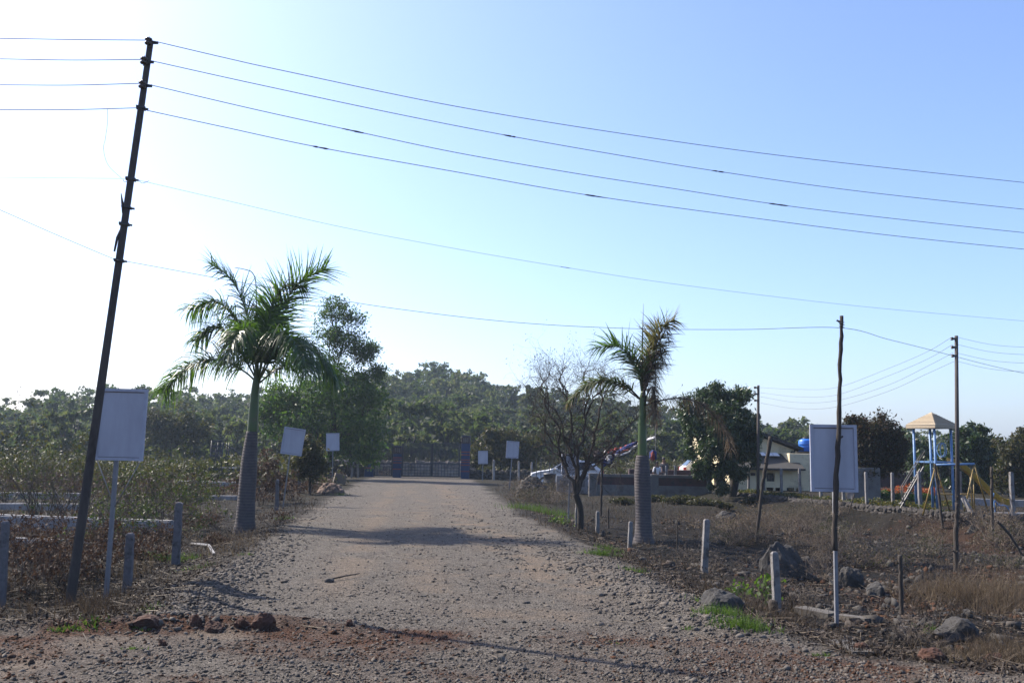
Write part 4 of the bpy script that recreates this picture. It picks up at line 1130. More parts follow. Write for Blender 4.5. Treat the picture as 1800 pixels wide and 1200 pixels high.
# ------------------------------------------------------------------ cars
def car(name, label, Y, px_front, px_len, roof_py, flip, zbase=None):
    """hatchback seen from the side; its nose points to -x (flip=1) or +x (flip=-1)"""
    Lc = 3.95; Hc = 1.5; Wc = 1.66
    f = at(px_front, 830, Y)
    o = thing(name, label, 'car', (f.x, Y, zbase if zbase is not None else H(f.x, Y)))
    o0 = ORIG[o.name]
    side = [(0.02, .42), (0.0, .62), (.08, .74), (.45, .84), (.95, .92), (1.05, .95), (1.75, 1.40), (2.1, 1.47), (2.8, 1.48), (3.35, 1.40), (3.8, .98), (3.92, .92), (3.95, .6), (3.92, .38), (3.6, .26), (.3, .26)]
    hw = [.60, .70, .74, .78, .80, .80, .60, .57, .57, .58, .74, .76, .74, .72, .78, .72]
    def P(u, v, w): return Vector((o0.x + flip * u, o0.y + w, o0.z + v))
    n = len(side); V = [P(u, v, -w) for (u, v), w in zip(side, hw)] + [P(u, v, w) for (u, v), w in zip(side, hw)]
    F = [(i, (i + 1) % n, n + (i + 1) % n, n + i) for i in range(n)]
    # sides as fans around two inner rows keep the belt line
    belt = [(0.2, .6), (1.0, .90), (3.7, .90), (3.7, .45), (0.4, .40)]
    F += [tuple(range(n)), tuple(range(2 * n - 1, n - 1, -1))]
    MB().raw(V, F).build('body', M['carwhite'], o, True)
    for s_ in (-1, 1):
        for k, poly in enumerate(([(1.18, .99), (1.80, 1.36), (2.32, 1.40), (2.32, .99)], [(2.40, .99), (2.40, 1.40), (3.0, 1.38), (3.28, 1.28), (3.5, .99)])):
            wd = lambda v: (.80 - (v - .95) / .5 * .22) + .012
            pr = [P(u, v, s_ * wd(v)) for u, v in poly]
            MB().prism(pr, (0, -s_ * .03, 0)).build('window', M['glass'], o, True)
        MB().prism([P(u, v, s_ * .792) for u, v in ((1.9, .80), (2.1, .80), (2.1, .84), (1.9, .84))], (0, s_ * .02, 0)).build('door_handle', M['carwhite'], o, True)
        MB().box(P(1.35, 1.0, s_ * .86), (.16, .12, .11), None, 1, .02).build('mirror', M['carwhite'], o)
        MB().box(P(.12, .68, s_ * .6), (.2, .26, .13), None, 1, .03).build('headlight', M['lamp'], o)
        MB().box(P(3.86, .82, s_ * .68), (.16, .17, .26), None, 1, .03).build('tail_light', M['redlamp'], o)
        for u in (.72, 3.15):
            wl_ = MB().lathe(P(u, .29, s_ * .80) - Vector((0, .09, 0)), [(.22, 0), (.29, .02), (.29, .16), (.22, .18)], 22, (0, 1, 0)).build('wheel', M['tyre'], o)
            MB().lathe(P(u, .29, s_ * .80) - Vector((0, .097, 0)), [(.05, 0), (.19, .004), (.19, .19), (.05, .194)], 16, (0, 1, 0)).build('rim', M['rim'], wl_)
    MB().prism([P(1.10, .985, -.66), P(1.70, 1.385, -.54), P(1.70, 1.385, .54), P(1.10, .985, .66)], (-flip * .02, 0, .02)).build('windscreen', M['glass'], o, True)
    MB().prism([P(3.42, 1.35, -.52), P(3.76, 1.03, -.64), P(3.76, 1.03, .64), P(3.42, 1.35, .52)], (flip * .02, 0, .015)).build('rear_window', M['glass'], o, True)
    return o
car('parked_car', 'white hatchback parked behind the gravel heap and iron pickets', 49.0, 933, 0, 0, 1)
car('parked_car', 'white car with red tail lamp half hidden by the mango tree', 52.0, 1316, 0, 0, -1, 0.25)

# ------------------------------------------------------------------ people far behind the parapet
def person(px, Y, ztop, label, shirt, facing=0.3):
    q = at(px, 815, Y); zb = H(q.x, Y)
    s_ = (ztop - zb) / 1.68
    o = thing('person', label, 'person', (q.x, Y, zb))
    V = [(0, 0, .92), (0, 0, 1.15), (0, 0, 1.38), (0, 0, 1.47), (0, -.01, 1.58), (.16, 0, 1.37), (.21, -.03, 1.1), (.2, -.14, .88), (-.16, 0, 1.37), (-.22, .03, 1.1), (-.2, -.08, .86), (.09, 0, .86), (.1, -.03, .48), (.1, 0, .07), (.11, -.13, .03), (-.09, 0, .86), (-.1, .02, .48), (-.1, .03, .07), (-.11, -.1, .03), (0, -.01, 1.66)]
    R = [.13, .12, .14, .055, .095, .06, .045, .035, .06, .045, .035, .08, .06, .045, .035, .08, .06, .045, .035, .07]
    E = [(0, 1), (1, 2), (2, 3), (3, 4), (4, 19), (2, 5), (5, 6), (6, 7), (2, 8), (8, 9), (9, 10), (0, 11), (11, 12), (12, 13), (13, 14), (0, 15), (15, 16), (16, 17), (17, 18)]
    rz = Matrix.Rotation(facing, 3, 'Z')
    def skinned(name, idx, mat, grow_=0.0):
        me = bpy.data.meshes.new(name); mp = {i: k for k, i in enumerate(idx)}
        me.from_pydata([tuple(rz @ Vector(V[i]) * s_) for i in idx], [(mp[a], mp[b]) for a, b in E if a in mp and b in mp], [])
        ob = link_mesh(name, me, mat, o)
        ob.modifiers.new('skin', 'SKIN'); ob.modifiers.new('sub', 'SUBSURF').levels = 1
        ob.modifiers['sub'].render_levels = 1
        for k, i in enumerate(idx):
            sv_ = me.skin_vertices[0].data[k]; sv_.radius = ((R[i] + grow_) * s_,) * 2; sv_.use_root = (k == 0)
        return ob
    skinned('body', list(range(20)), M['skin'])
    skinned('shirt', [0, 1, 2, 5, 6, 8, 9], shirt, .022)
    skinned('trousers', [0, 11, 12, 13, 15, 16, 17], M['clothdark'], .02)
    hd = Vector((0, 0, 1.63)) * s_ + Vector((q.x, Y, zb))
    P, F = [], []
    MB().lathe(hd + Vector((0, .01, -.01)), [(.085 * s_, 0), (.098 * s_, .04), (.085 * s_, .09), (.04 * s_, .115)], 12).build('hair', M['hair'], o)
    return o
person(1155, 44.5, 1.52, 'person in a white shirt standing by the planter', M['shirtwhite'])
person(1167, 45.5, 1.72, 'person in dark clothes standing beside the white shirted one', M['clothdark'], -.4)

# ------------------------------------------------------------------ tent cloth, bundle and drum near the bare tree
CY = 42.0
def cloth(name, pix, w0, w1, mat, label, seed, Y=CY):
    rng = np.random.default_rng(seed)
    c = crom([at(x, y, Y + 0.1 * rng.normal()) for x, y in pix], 9)
    P = []; n = 7
    for i, p in enumerate(c):
        t = i / (len(c) - 1); w = w0 + (w1 - w0) * t
        for k in range(n):
            s_ = k / (n - 1) - .5
            P.append(p + Vector((0.05 * math.sin(i * 1.3 + k), .12 * math.sin(i * .9 + k * 1.7) + .25 * s_, w * s_ + .04 * math.sin(i * 1.1 + 2 * k))))
    F = [(i * n + k, i * n + k + 1, i * n + n + k + 1, i * n + n + k) for i in range(len(c) - 1) for k in range(n - 1)]
    o = tag(MB().raw(P, F, True).build(name, mat), label, 'cloth', 'sagging tent cloth')
    o.modifiers.new('thick', 'SOLIDIFY').thickness = 0.015
    return o
cloth('tent_cloth', [(1062, 805), (1075, 795), (1092, 792), (1105, 786), (1120, 779)], .35, .2, M['clothred'], 'red strip of sagging tent cloth leading to the palm', 1)
cloth('tent_cloth', [(1060, 812), (1072, 812), (1080, 802), (1092, 790), (1118, 778)], .16, .1, M['clothblue'], 'blue strip of cloth hanging below the red one', 2, CY - .3)
cloth('tent_cloth', [(1064, 800), (1070, 806), (1076, 795)], .55, .3, M['clothwhite'], 'crumpled white piece of tent cloth', 3, CY - .15)
cloth('tent_cloth', [(1058, 808), (1062, 812), (1068, 806)], .4, .3, M['clothblue'], 'bunched dark blue cloth at the slim dark pole', 4, CY - .4)
cloth('tent_cloth', [(1082, 800), (1100, 796), (1124, 780), (1150, 768)], .05, .04, M['clothwhite'], 'thin pale rope of twisted cloth rising behind the palm', 5, CY - .5)
cloth('tent_cloth', [(1044, 800), (1050, 796), (1058, 801)], .3, .3, M['reliefs'], 'brownish faded piece of cloth behind the bare tree', 8, CY + .3)
pb_ = at(1148, 800, CY)
T = thing('hanging_bundle', 'blue and orange cloth bundle hanging beside the brown palm', 'bundle', pb_)
rng = np.random.default_rng(3)
P, F = rock_pts(rng, (.18, .15, .26), .1); MB().raw([Vector(p) + pb_ for p in P], F).build('wrapping', M['clothblue'], T)
P, F = rock_pts(rng, (.10, .1, .24), .1); MB().raw([Vector(p) + pb_ + Vector((-.03, -.1, -.05)) for p in P], F).build('flap', M['clothred'], T)
MB().tube([pb_ + Vector((0, 0, .2)), at(1152, 745, CY)], .012, 5).build('cord', M['black'], T)
B = at(1152.5, 850, CY); B.z = -.1
shape('thin_post', MB().tube([B, at(1152.5, 744, CY)], .022, 6), M['black'], 'thin dark post that holds the hanging bundle', 'post')
d_ = at(966, 838, 43.5)
shape('dustbin', MB().lathe((d_.x, 43.5, H(d_.x, 43.5) - .05), [(.24, 0), (.28, .05), (.29, .4), (.31, .42), (.29, .45), (.3, .78), (.33, .8), (.31, .86), (.1, .9)], 18), M['black'], 'dark drum bin behind the gravel heap', 'bin')

# ------------------------------------------------------------------ dark farm trailer far on the left
FY = 47.0
f0, f1 = at(366, 830, FY), at(410, 830, FY)
Tr = thing('farm_trailer', 'dark derelict trailer with an upright rack in the field', 'trailer', (f0.x, FY, H(f0.x, FY)))
zt = at(380, 774, FY).z; zg_ = H(f0.x, FY); wx = at(383, 840, FY).x
MB().box(((f0.x + f1.x) / 2, FY + .6, zg_ + .55), (f1.x - f0.x, 1.3, .5), None, 1, .02).build('bed', M['black'], Tr)
rk = MB()
for x in (f0.x + .05, f0.x + .3, wx, wx + .12):
    for y in (FY + .05, FY + 1.1): rk.tube([(x, y, zg_ + .5), (x + .03, y, zt - (.1 if x > f0.x + .2 else 0))], .04, 6)
for z in np.linspace(zg_ + .9, zt - .05, 6): rk.bar((f0.x, FY + .05, z), (wx + .1, FY + .05, z + .02), .05, .1)
rk.bar((wx, FY + .5, zt - .1), (f1.x + .3, FY + .5, zt - .75), .06, .06)
rk.build('rack', M['black'], Tr)
for x in (f0.x + .35, f1.x - .3):
    w_ = MB().lathe((x, FY - .14, zg_ + .32), [(.2, 0), (.33, .03), (.33, .17), (.2, .2)], 18, (0, 1, 0)).build('wheel', M['tyre'], Tr)
    MB().lathe((x, FY - .15, zg_ + .32), [(.04, 0), (.17, .01), (.17, .02)], 14, (0, 1, 0)).build('rim', M['rust'], w_)
MB().bar((f1.x, FY + .6, zg_ + .45), (f1.x + 1.2, FY + .6, zg_ + .25), .08, .08).build('drawbar', M['black'], Tr)
stake([(385, 800), (392, 785), (401, 764)], .03, .02, 'thin pole sticking up out of the derelict trailer', Y=FY + .3)

# ------------------------------------------------------------------ precast beams lying in the field
def beam(a, b, hgt, dep, label, mat='beam'):
    A = ground(*a); B = ground(*b)
    A.z = H(A.x, A.y); B.z = H(B.x, B.y)
    up_ = Vector((0, 0, hgt / 2 - .03))
    d = (B - A).normalized()
    mb = MB().bar(A + up_, B + up_, dep, hgt)
    r = d.cross(Vector((0, 0, 1))).normalized()
    mb.bar(A + up_ + Vector((0, 0, hgt / 2 + .012)), B + up_ + Vector((0, 0, hgt / 2 + .012)), dep * .55, .03)
    return shape('concrete_beam', mb, M[mat], label, 'concrete beam', 'precast beams lying in the field')
beam((-60, 927), (300, 940), .36, .34, 'long pale beam lying nearest behind the large board')
beam((-60, 950), (225, 962), .12, .2, 'low pale beam half buried in front of the long one')
beam((-60, 874), (150, 877), .22, .3, 'pale beam in the field second behind the long one')
beam((-60, 893), (140, 895), .18, .25, 'thin pale beam in the field just behind the long one')
beam((308, 858), (418, 860), .36, .6, 'thick pale beam just beyond the dead bush by the palm')
beam((310, 876), (416, 878), .16, .3, 'thin beam in front of the thick pale one')
beam((318, 834), (402, 835), .12, .3, 'farthest pale beam below the derelict trailer')
beam((470, 849), (560, 849), .16, .4, 'pale beam behind the tilted board post')
beam((-60, 852), (90, 852), .12, .4, 'farthest pale beam at the frame edge')
beam((225, 868), (300, 869), .10, .3, 'short pale beam seen behind the large board post')
A = ground(337, 958); B = ground(366, 962); C = ground(376, 975)
shape('broken_slat', MB().bar(A + Vector((0, 0, .05)), B + Vector((0, 0, .06)), .05, .03).bar(B + Vector((0, 0, .06)), C + Vector((0, 0, .02)), .05, .03), M['beam'], 'bent white slat lying beside the slanting fence post', 'slat')
# rubble heap and timber by the leafy tree
for k, (a, b, w_, lb) in enumerate([((548, 842), (585, 848), .22, 'grey plank on top of the rubble heap'), ((553, 853), (590, 855), .2, 'grey plank at the front of the rubble heap'), ((560, 838), (578, 845), .16, 'short plank slanting down the rubble heap'), ((566, 858), (594, 852), .14, 'narrow plank along the edge of the rubble heap')]):
    A = ground(*a); B = ground(*b); A.z += .22 - .05 * k; B.z += .10
    shape('plank', MB().bar(A, B, w_, .035), M['plank'], lb, 'plank', 'planks on the rubble heap')
c_ = at(598, 834, 47); zg_ = H(c_.x, 47)
Bx = thing('wooden_crate', 'tilted grey wooden crate beside the rubble heap', 'crate', (c_.x, 47, zg_))
rt_ = Matrix.Rotation(.22, 3, 'Y') @ Matrix.Rotation(.3, 3, 'Z')
cb = MB()
for k in range(3): cb.box(rt_ @ Vector((0, -.2, -.16 + .16 * k)) + Vector((c_.x, 47, zg_ + .34)), (.62, .02, .14), rt_)
for k in range(3): cb.box(rt_ @ Vector((0, .2, -.16 + .16 * k)) + Vector((c_.x, 47, zg_ + .34)), (.62, .02, .14), rt_)
cb.build('side_slats', M['plank'], Bx)
ce = MB()
for s_ in (-1, 1): ce.box(rt_ @ Vector((s_ * .3, 0, 0)) + Vector((c_.x, 47, zg_ + .34)), (.02, .38, .48), rt_)
ce.box(rt_ @ Vector((0, 0, -.23)) + Vector((c_.x, 47, zg_ + .34)), (.6, .38, .02), rt_)
ce.build('end_boards', M['plank'], Bx)
# ------------------------------------------------------------------ palms
def leaflets(rach, Lmax, w, rng, n, droop, plum=0.5, t0=0.16, fwd=0.55, side_bias=None):
    """thin bent strips along both sides of a rachis"""
    R = np.array([tuple(p) for p in rach]); k = len(R)
    seg = np.concatenate([[0], np.cumsum(np.linalg.norm(np.diff(R, axis=0), axis=1))]); seg /= seg[-1]
    t = np.repeat(t0 + (1 - t0) * (np.arange(n) + rng.random(n) * .6) / n, 2)
    s = np.tile([1.0, -1.0], n)
    P = np.stack([np.interp(t, seg, R[:, i]) for i in range(3)], 1)
    P2 = np.stack([np.interp(np.minimum(t + .02, 1.0), seg, R[:, i]) for i in range(3)], 1)
    P1 = np.stack([np.interp(np.maximum(t - .02, 0.0), seg, R[:, i]) for i in range(3)], 1)
    T = unit(P2 - P1)
    upv = np.array([0.0, 0.12, 1.0]); S = np.cross(T, upv)
    bad = np.linalg.norm(S, axis=1) < .25
    S[bad] = S[bad] + np.array([.3, .6, 0]); S = unit(S); Nn = unit(np.cross(S, T))
    ph = rng.normal(.18, plum, len(t))
    D = unit(T * (fwd + .25 * t[:, None] + .12 * rng.normal(size=(len(t), 1))) + S * (s * np.cos(ph))[:, None] + Nn * np.sin(ph)[:, None])
    L = Lmax * (.45 + .6 * np.sin(np.pi * np.clip(.12 + .78 * t, 0, 1))) * (1 + .12 * rng.normal(size=len(t)))
    L = np.maximum(L, Lmax * .25)
    nst = 4; V = []; c = P.copy(); d = D.copy(); wd = unit(np.cross(D, unit(np.cross(D, T) + 1e-6)))
    wd = unit(np.cross(D, Nn + .35 * rng.normal(size=D.shape)))
    prof = [1.0, 1.0, .8, .5, .06]
    dr = droop * (.6 + .8 * rng.random(len(t)))
    for q in range(nst + 1):
        V.append(c - wd * (w / 2 * prof[q])); V.append(c + wd * (w / 2 * prof[q]))
        c = c + d * (L / nst)[:, None]
        d = d + np.array([0, 0, -1.0]) * (dr * .5)[:, None]; d = unit(d)
    V = np.stack(V, 1); m = len(t); V = V.reshape(-1, 3)
    b = (np.arange(m) * 2 * (nst + 1))[:, None]
    F = np.concatenate([b + np.array([[2 * q, 2 * q + 1, 2 * q + 3, 2 * q + 2]]) for q in range(nst)], 1).reshape(-1, 4)
    r = np.repeat(np.clip(rng.normal(.45, .22, m), 0, 1), nst)
    return V, F, r

def frond(parent, pix, Y, mat, seed, Lmax=.62, w=.034, n=62, droop=.5, plum=.5, rr=.02, stemmat='crownshaft', mixr=None, fwd=.55):
    rng = np.random.default_rng(seed)
    c = crom([at(p[0], p[1], Y + (p[2] if len(p) > 2 else 0)) for p in pix], 9)
    V, F, r = leaflets(c, Lmax, w, rng, n, droop, plum, fwd=fwd)
    if mixr is not None: r = np.clip(r * .5 + mixr, 0, 1)
    fo = mesh_np('frond', V, F, M[mat], parent, r)
    k = len(c)
    MB().tube(c, [rr * (1 - .8 * i / (k - 1)) + .003 for i in range(k)], 6).build('stalk', M[stemmat], fo)
    return fo

def palm_trunk(T, pix, radii, Y, name, mat, n=22):
    c = [at(x, y, Y) for x, y in pix]
    pts = crom(c, 6); t = np.linspace(0, len(pix) - 1, len(pts))
    rad = np.interp(t, range(len(pix)), [px_m(r, Y) for r in radii])
    if name == 'trunk':
        rad = rad * (1 + .006 * RNG.normal(size=len(rad)))
    return MB().tube(pts, list(rad), n).build(name, M[mat], T)

B = ground(430, 932); Y = B.y
PL = thing('palm_tree', 'green royal palm with full crown and smooth green neck', 'palm tree', B)
palm_trunk(PL, [(429, 945), (430, 930), (431, 915), (433, 880), (436, 840), (439, 800), (442, 770), (443, 758)], [21, 19, 16.5, 15, 14.5, 13, 10.5, 9.5], Y, 'trunk', 'palmtrunk')
palm_trunk(PL, [(443, 760), (444, 750), (446, 720), (448, 690), (451, 668), (453, 655)], [8.6, 9, 8.2, 6.8, 6.2, 4], Y, 'crownshaft', 'crownshaft')
fl = [([(452, 668), (444, 600), (430, 540), (408, 492), (372, 465)], .62, .15, .35),
      ([(454, 668), (470, 600), (495, 540), (530, 495), (572, 473)], .8, .12, .35),
      ([(451, 668), (436, 610), (410, 555), (375, 530), (335, 545)], .72, .75, .35),
      ([(451, 668), (430, 630), (402, 590), (375, 575), (345, 600)], .6, .65, .4),
      ([(450, 670), (425, 650), (380, 632), (330, 645), (287, 690)], .62, .7, .5),
      ([(456, 668), (485, 620), (520, 602), (555, 620), (588, 668)], .7, .8, .4),
      ([(457, 672, 0), (485, 650, .6), (525, 635, 1.0), (560, 640, 1.2), (592, 668, 1.3)], .65, .7, .5),
      ([(455, 668, 0), (480, 610, -.7), (505, 592, -1.3), (525, 612, -1.8), (540, 655, -2.1)], .7, .8, .4),
      ([(452, 668, 0), (446, 610, -.7), (432, 580, -1.3), (415, 590, -1.9), (398, 630, -2.2)], .6, .8, .4),
      ([(453, 668, 0), (455, 600, .7), (462, 560, 1.4), (475, 545, 2.0), (490, 570, 2.5)], .65, .6, .4),
      ([(454, 668, 0), (466, 590, -.3), (482, 530, -.4), (505, 500, -.2), (535, 505, 0)], .6, .3, .5)]
for k, (pix, Lm, dr, pl) in enumerate(fl):
    frond(PL, pix, Y, 'palmleaf', 100 + k, Lm * 1.5, .037, 125, dr * 1.5, pl, .026)
MB().tube(crom([at(452, 664, Y), at(451, 560, Y), at(450, 500, Y), at(444, 480, Y), at(432, 474, Y), at(412, 470, Y)], 6), [.02 * (1 - .02 * i) for i in range(31)], 6).build('spear_leaf', M['crownshaft'], PL)

B = ground(1132, 955); Y = B.y
PR = thing('palm_tree', 'half dried royal palm with bulging trunk and brown broken fronds', 'palm tree', B)
palm_trunk(PR, [(1131, 968), (1131, 952), (1131, 935), (1131, 905), (1130, 870), (1129, 835), (1129, 815), (1129, 800)], [19, 18.5, 15, 13.5, 14, 14, 12.5, 10.5], Y, 'trunk', 'palmtrunk')
palm_trunk(PR, [(1129, 802), (1129, 780), (1129, 750), (1130, 720), (1130, 700), (1131, 688)], [8.2, 7.8, 7, 6.4, 6, 4], Y, 'crownshaft', 'crownshaft')
frond(PR, [(1130, 695), (1140, 650), (1152, 610), (1166, 575), (1186, 562)], Y, 'palmmixed', 201, .75, .032, 130, .3, .7, .03, 'stick', .3)
frond(PR, [(1131, 695), (1146, 645), (1156, 610), (1170, 582), (1176, 600)], Y, 'palmdry', 202, .5, .014, 90, .9, .6, .025, 'stick')
frond(PR, [(1130, 698), (1140, 660), (1148, 640), (1152, 655), (1150, 700)], Y - .2, 'palmdry', 203, .5, .016, 95, .9, .7, .03, 'stick')
frond(PR, [(1129, 695), (1122, 655), (1105, 622), (1078, 607), (1046, 612)], Y, 'palmleaf', 204, .78, .042, 80, .35, .5, .022, 'crownshaft')
frond(PR, [(1129, 695), (1126, 650), (1112, 620), (1090, 606), (1066, 604)], Y + .3, 'palmleaf', 210, .55, .03, 50, .35, .5, .022, 'crownshaft')
frond(PR, [(1128, 704), (1105, 682), (1075, 669), (1040, 672), (1004, 704)], Y, 'palmmixed', 205, .62, .04, 90, .75, .4, .024, 'stick', .05)
frond(PR, [(1128, 704), (1100, 684), (1070, 672), (1030, 680), (996, 712)], Y + .15, 'palmdry', 206, .5, .018, 60, .8, .5, .02, 'stick')
frond(PR, [(1133, 712), (1160, 704), (1200, 700), (1240, 715), (1275, 760), (1285, 790)], Y - .1, 'palmdry', 207, .6, .016, 120, 1.1, .35, .02, 'stick')
frond(PR, [(1133, 706), (1143, 682), (1150, 690), (1154, 740)], Y - .1, 'palmdry', 208, .6, .02, 90, .9, .6, .02, 'stick')
frond(PR, [(1130, 697), (1137, 655), (1146, 625), (1158, 605), (1166, 640)], Y + .1, 'palmdry', 211, .6, .018, 100, .9, .7, .025, 'stick')
frond(PR, [(1130, 695), (1136, 640), (1146, 600), (1158, 575), (1170, 570)], Y + .3, 'palmmixed', 209, .7, .034, 90, .3, .7, .03, 'stick', .15)
MB().tube([at(1129, 695, Y), at(1129, 600, Y), at(1131, 533, Y)], [.03, .022, .004], 7).build('spear_leaf', M['crownshaft'], PR)

# ------------------------------------------------------------------ trees from clumps
def clump_points(B, n, rng, sub, sd, shell=.45):
    C, idx = blob_points(B, sub, rng, shell)
    k = rng.integers(0, sub, n)
    r = np.array(B, float)[idx[k], 3:6]
    return C[k] + rng.normal(size=(n, 3)) * r * sd, C

def tree(name, label, cat, base, Y, blobs, n, leaf, mat, seed, trunk_r=.14, hub=None, sub=60, sd=.2, group=None, limbs=True, bark='bark', flat_=.9, twigs=30, hang=.3, aspect=.45):
    """blobs: (px, py, rx_px, ry_px, dy) in photo pixels at depth Y"""
    rng = np.random.default_rng(seed)
    if Y is None: Bp = ground(*base); Y = Bp.y
    else:
        Bp = at(base[0], base[1], Y); Bp.z = H(Bp.x, Y)
    T = thing(name, label, cat, Bp, group)
    L = []
    for b in blobs:
        c = at(b[0], b[1], Y + b[4]); rx, rz = px_m(b[2], Y), px_m(b[3], Y)
        L.append((c.x, c.y, c.z, rx, (rx + rz) / 2 * flat_, rz))
    P, C = clump_points(L, n, rng, sub, sd)
    P = P[P[:, 2] > Hn(P[:, 0], P[:, 1]) + .02]
    V, F, r = leaf_quads(P, leaf, rng, aspect, hang)
    mesh_np('crown', V, F, M[mat], T, r)
    mb = MB()
    hb = at(hub[0], hub[1], Y) if hub else Bp + Vector((0, 0, .35 * (max(l[2] for l in L) - Bp.z)))
    mid = Bp.lerp(hb, .5) + Vector((rng.normal(), rng.normal(), 0)) * trunk_r * .5
    mb.tube(crom([Bp - Vector((0, 0, .25)), Bp, mid, hb], 6), list(np.linspace(trunk_r * 1.25, trunk_r * .8, 19)), 9)
    if limbs:
        for l in L:
            e = Vector(l[:3]); m_ = hb.lerp(e, .5) + Vector(rng.normal(size=3)) * .08 * (e - hb).length + Vector((0, 0, .06 * (e - hb).length))
            mb.tube(crom([hb, m_, e], 5), list(np.linspace(trunk_r * .55, trunk_r * .12, 11)), 6, False)
        for k in rng.choice(len(C), min(twigs, len(C)), False):
            e = Vector(C[k]); j = min(range(len(L)), key=lambda i: (Vector(L[i][:3]) - e).length); s_ = hb.lerp(Vector(L[j][:3]), .75)
            mb.tube(crom([s_, s_.lerp(e, .5) + Vector(rng.normal(size=3)) * .06, e], 4), list(np.linspace(trunk_r * .16, .006, 9)), 4, False)
    mb.build('trunk', M[bark], T)
    return T

tree('leafy_tree', 'tall leafy green tree with airy top beside the gate', 'tree', (583, 848), 56.0,
     [(588, 545, 26, 22, 0), (622, 560, 24, 20, .5), (575, 585, 26, 24, -.3), (606, 600, 30, 26, 0), (640, 622, 26, 22, .5), (585, 640, 30, 24, 0), (655, 660, 24, 18, 0)], 10500, .16, 'leafgreen', 31, .11, (583, 690), 170, .26, twigs=110)
tree('leafy_tree', 'broad dense green tree spreading low beside the gate pillar', 'tree', (580, 850), 55.5,
     [(500, 700, 42, 30, 0), (560, 690, 46, 34, 0), (620, 685, 46, 34, 0), (655, 715, 34, 34, 0), (480, 740, 32, 26, -.5), (530, 745, 42, 32, -1), (590, 745, 46, 34, -1), (645, 760, 40, 36, -.5), (620, 795, 38, 24, -1), (655, 800, 22, 18, 0), (585, 790, 24, 18, -.5), (470, 715, 26, 22, 0)], 17000, .20, 'leafgreen', 32, .2, (580, 790), 300, .24, twigs=60)
tree('mango_tree', 'large dark dense mango tree in front of the cream house', 'tree', (1286, 872), 38.5,
     [(1258, 705, 38, 30, .5), (1300, 715, 34, 30, .3), (1230, 735, 34, 34, 0), (1275, 745, 42, 36, -.3), (1318, 750, 26, 32, .3), (1222, 775, 28, 32, -.3), (1262, 785, 34, 34, -.8), (1305, 785, 32, 32, -.4), (1248, 820, 26, 26, -.8), (1285, 822, 30, 24, -.6), (1318, 800, 16, 22, 0), (1265, 850, 22, 22, -1), (1330, 742, 11, 18, .8)], 52000, .14, 'leafmango', 33, .2, (1286, 810), 260, .15, hang=.7, aspect=.32)
tree('rusty_tree', 'tree with half rust brown foliage beside the big board', 'tree', (1533, 880), 37.0,
     [(1512, 765, 20, 22, 0), (1540, 755, 30, 24, 0), (1568, 775, 24, 26, 0), (1525, 795, 30, 26, 0), (1560, 810, 28, 24, 0), (1520, 830, 22, 22, -.3), (1508, 745, 20, 14, .3), (1582, 790, 14, 20, .3)], 17000, .12, 'leafrust', 34, .12, (1532, 825), 190, .24)
tree('green_tree', 'dark green tree in shade behind the yellow slide', 'tree', (1712, 875), 46.0,
     [(1700, 770, 30, 24, 0), (1730, 800, 30, 30, 0), (1690, 810, 34, 32, 0), (1712, 845, 40, 26, 0), (1655, 820, 34, 36, 1), (1610, 800, 26, 36, 2), (1715, 757, 20, 14, 0)], 19000, .18, 'leafmango', 35, .14, (1710, 840), 170, .18)
tree('green_tree', 'light green bushy tree at the frame edge beyond the slide', 'tree', (1795, 885), 42.0,
     [(1790, 800, 30, 36, 0), (1770, 845, 20, 30, 0), (1812, 830, 36, 40, 0), (1800, 770, 22, 20, 0)], 13000, .15, 'leafolive', 36, .12, (1795, 850), 120, .2)
tree('leafy_shrub', 'leafy shrub with pale green leaves standing between the two boards', 'shrub', (545, 852), 38.0,
     [(545, 795, 20, 22, 0), (530, 820, 22, 22, 0), (558, 825, 20, 20, 0), (545, 775, 12, 12, 0)], 5200, .13, 'leafolive', 37, .06, (545, 835), 70, .22)
tree('green_bush', 'large pale green bush behind the board in the weeds', 'bush', (880, 815), 66.0,
     [(865, 785, 32, 24, 0), (905, 790, 34, 26, 0), (885, 768, 26, 16, 0), (935, 785, 26, 26, 1), (850, 805, 24, 14, 0), (915, 812, 34, 14, -.5)], 10000, .26, 'leafolive', 38, .1, (880, 805), 110, .2)
tree('tall_tree', 'tall slender branched tree in the hazy field behind the board', 'tree', (300, 820), 75.0, [(270, 745, 30, 22, 0), (310, 735, 34, 24, 0), (340, 755, 28, 22, 0), (290, 775, 34, 18, 0)], 5200, .3, 'leafolive', 47, .15, (300, 790), 80, .22)
for k, (px, py, w_, h_) in enumerate([(1095, 882, 24, 10), (1150, 878, 20, 12), (1200, 880, 34, 16), (1235, 884, 28, 13), (1262, 888, 22, 10), (1320, 880, 16, 9)]):
    lab = ['low green scrub at the parapet foot nearest the bare tree', 'low green scrub directly behind the brown palm trunk', 'largest clump of green scrub below the second red panel', 'green scrub below the parapet end', 'pale green scrub under the mango tree', 'thin scrub below the cream house corner'][k]
    Y_ = ground(px, py + 4).y
    tree('green_scrub', lab, 'shrub', (px, py), Y_, [(px - w_ * .4, py - h_ * .1, w_ * .6, h_ * .4, 0), (px + w_ * .4, py - h_ * .05, w_ * .6, h_ * .45, .3), (px, py - h_ * .2, w_ * .5, h_ * .45, 0)], 1700, .09, 'leafolive', 60 + k, .03, None, 60, .28, 'green scrub below the parapet', bark='twigdark')

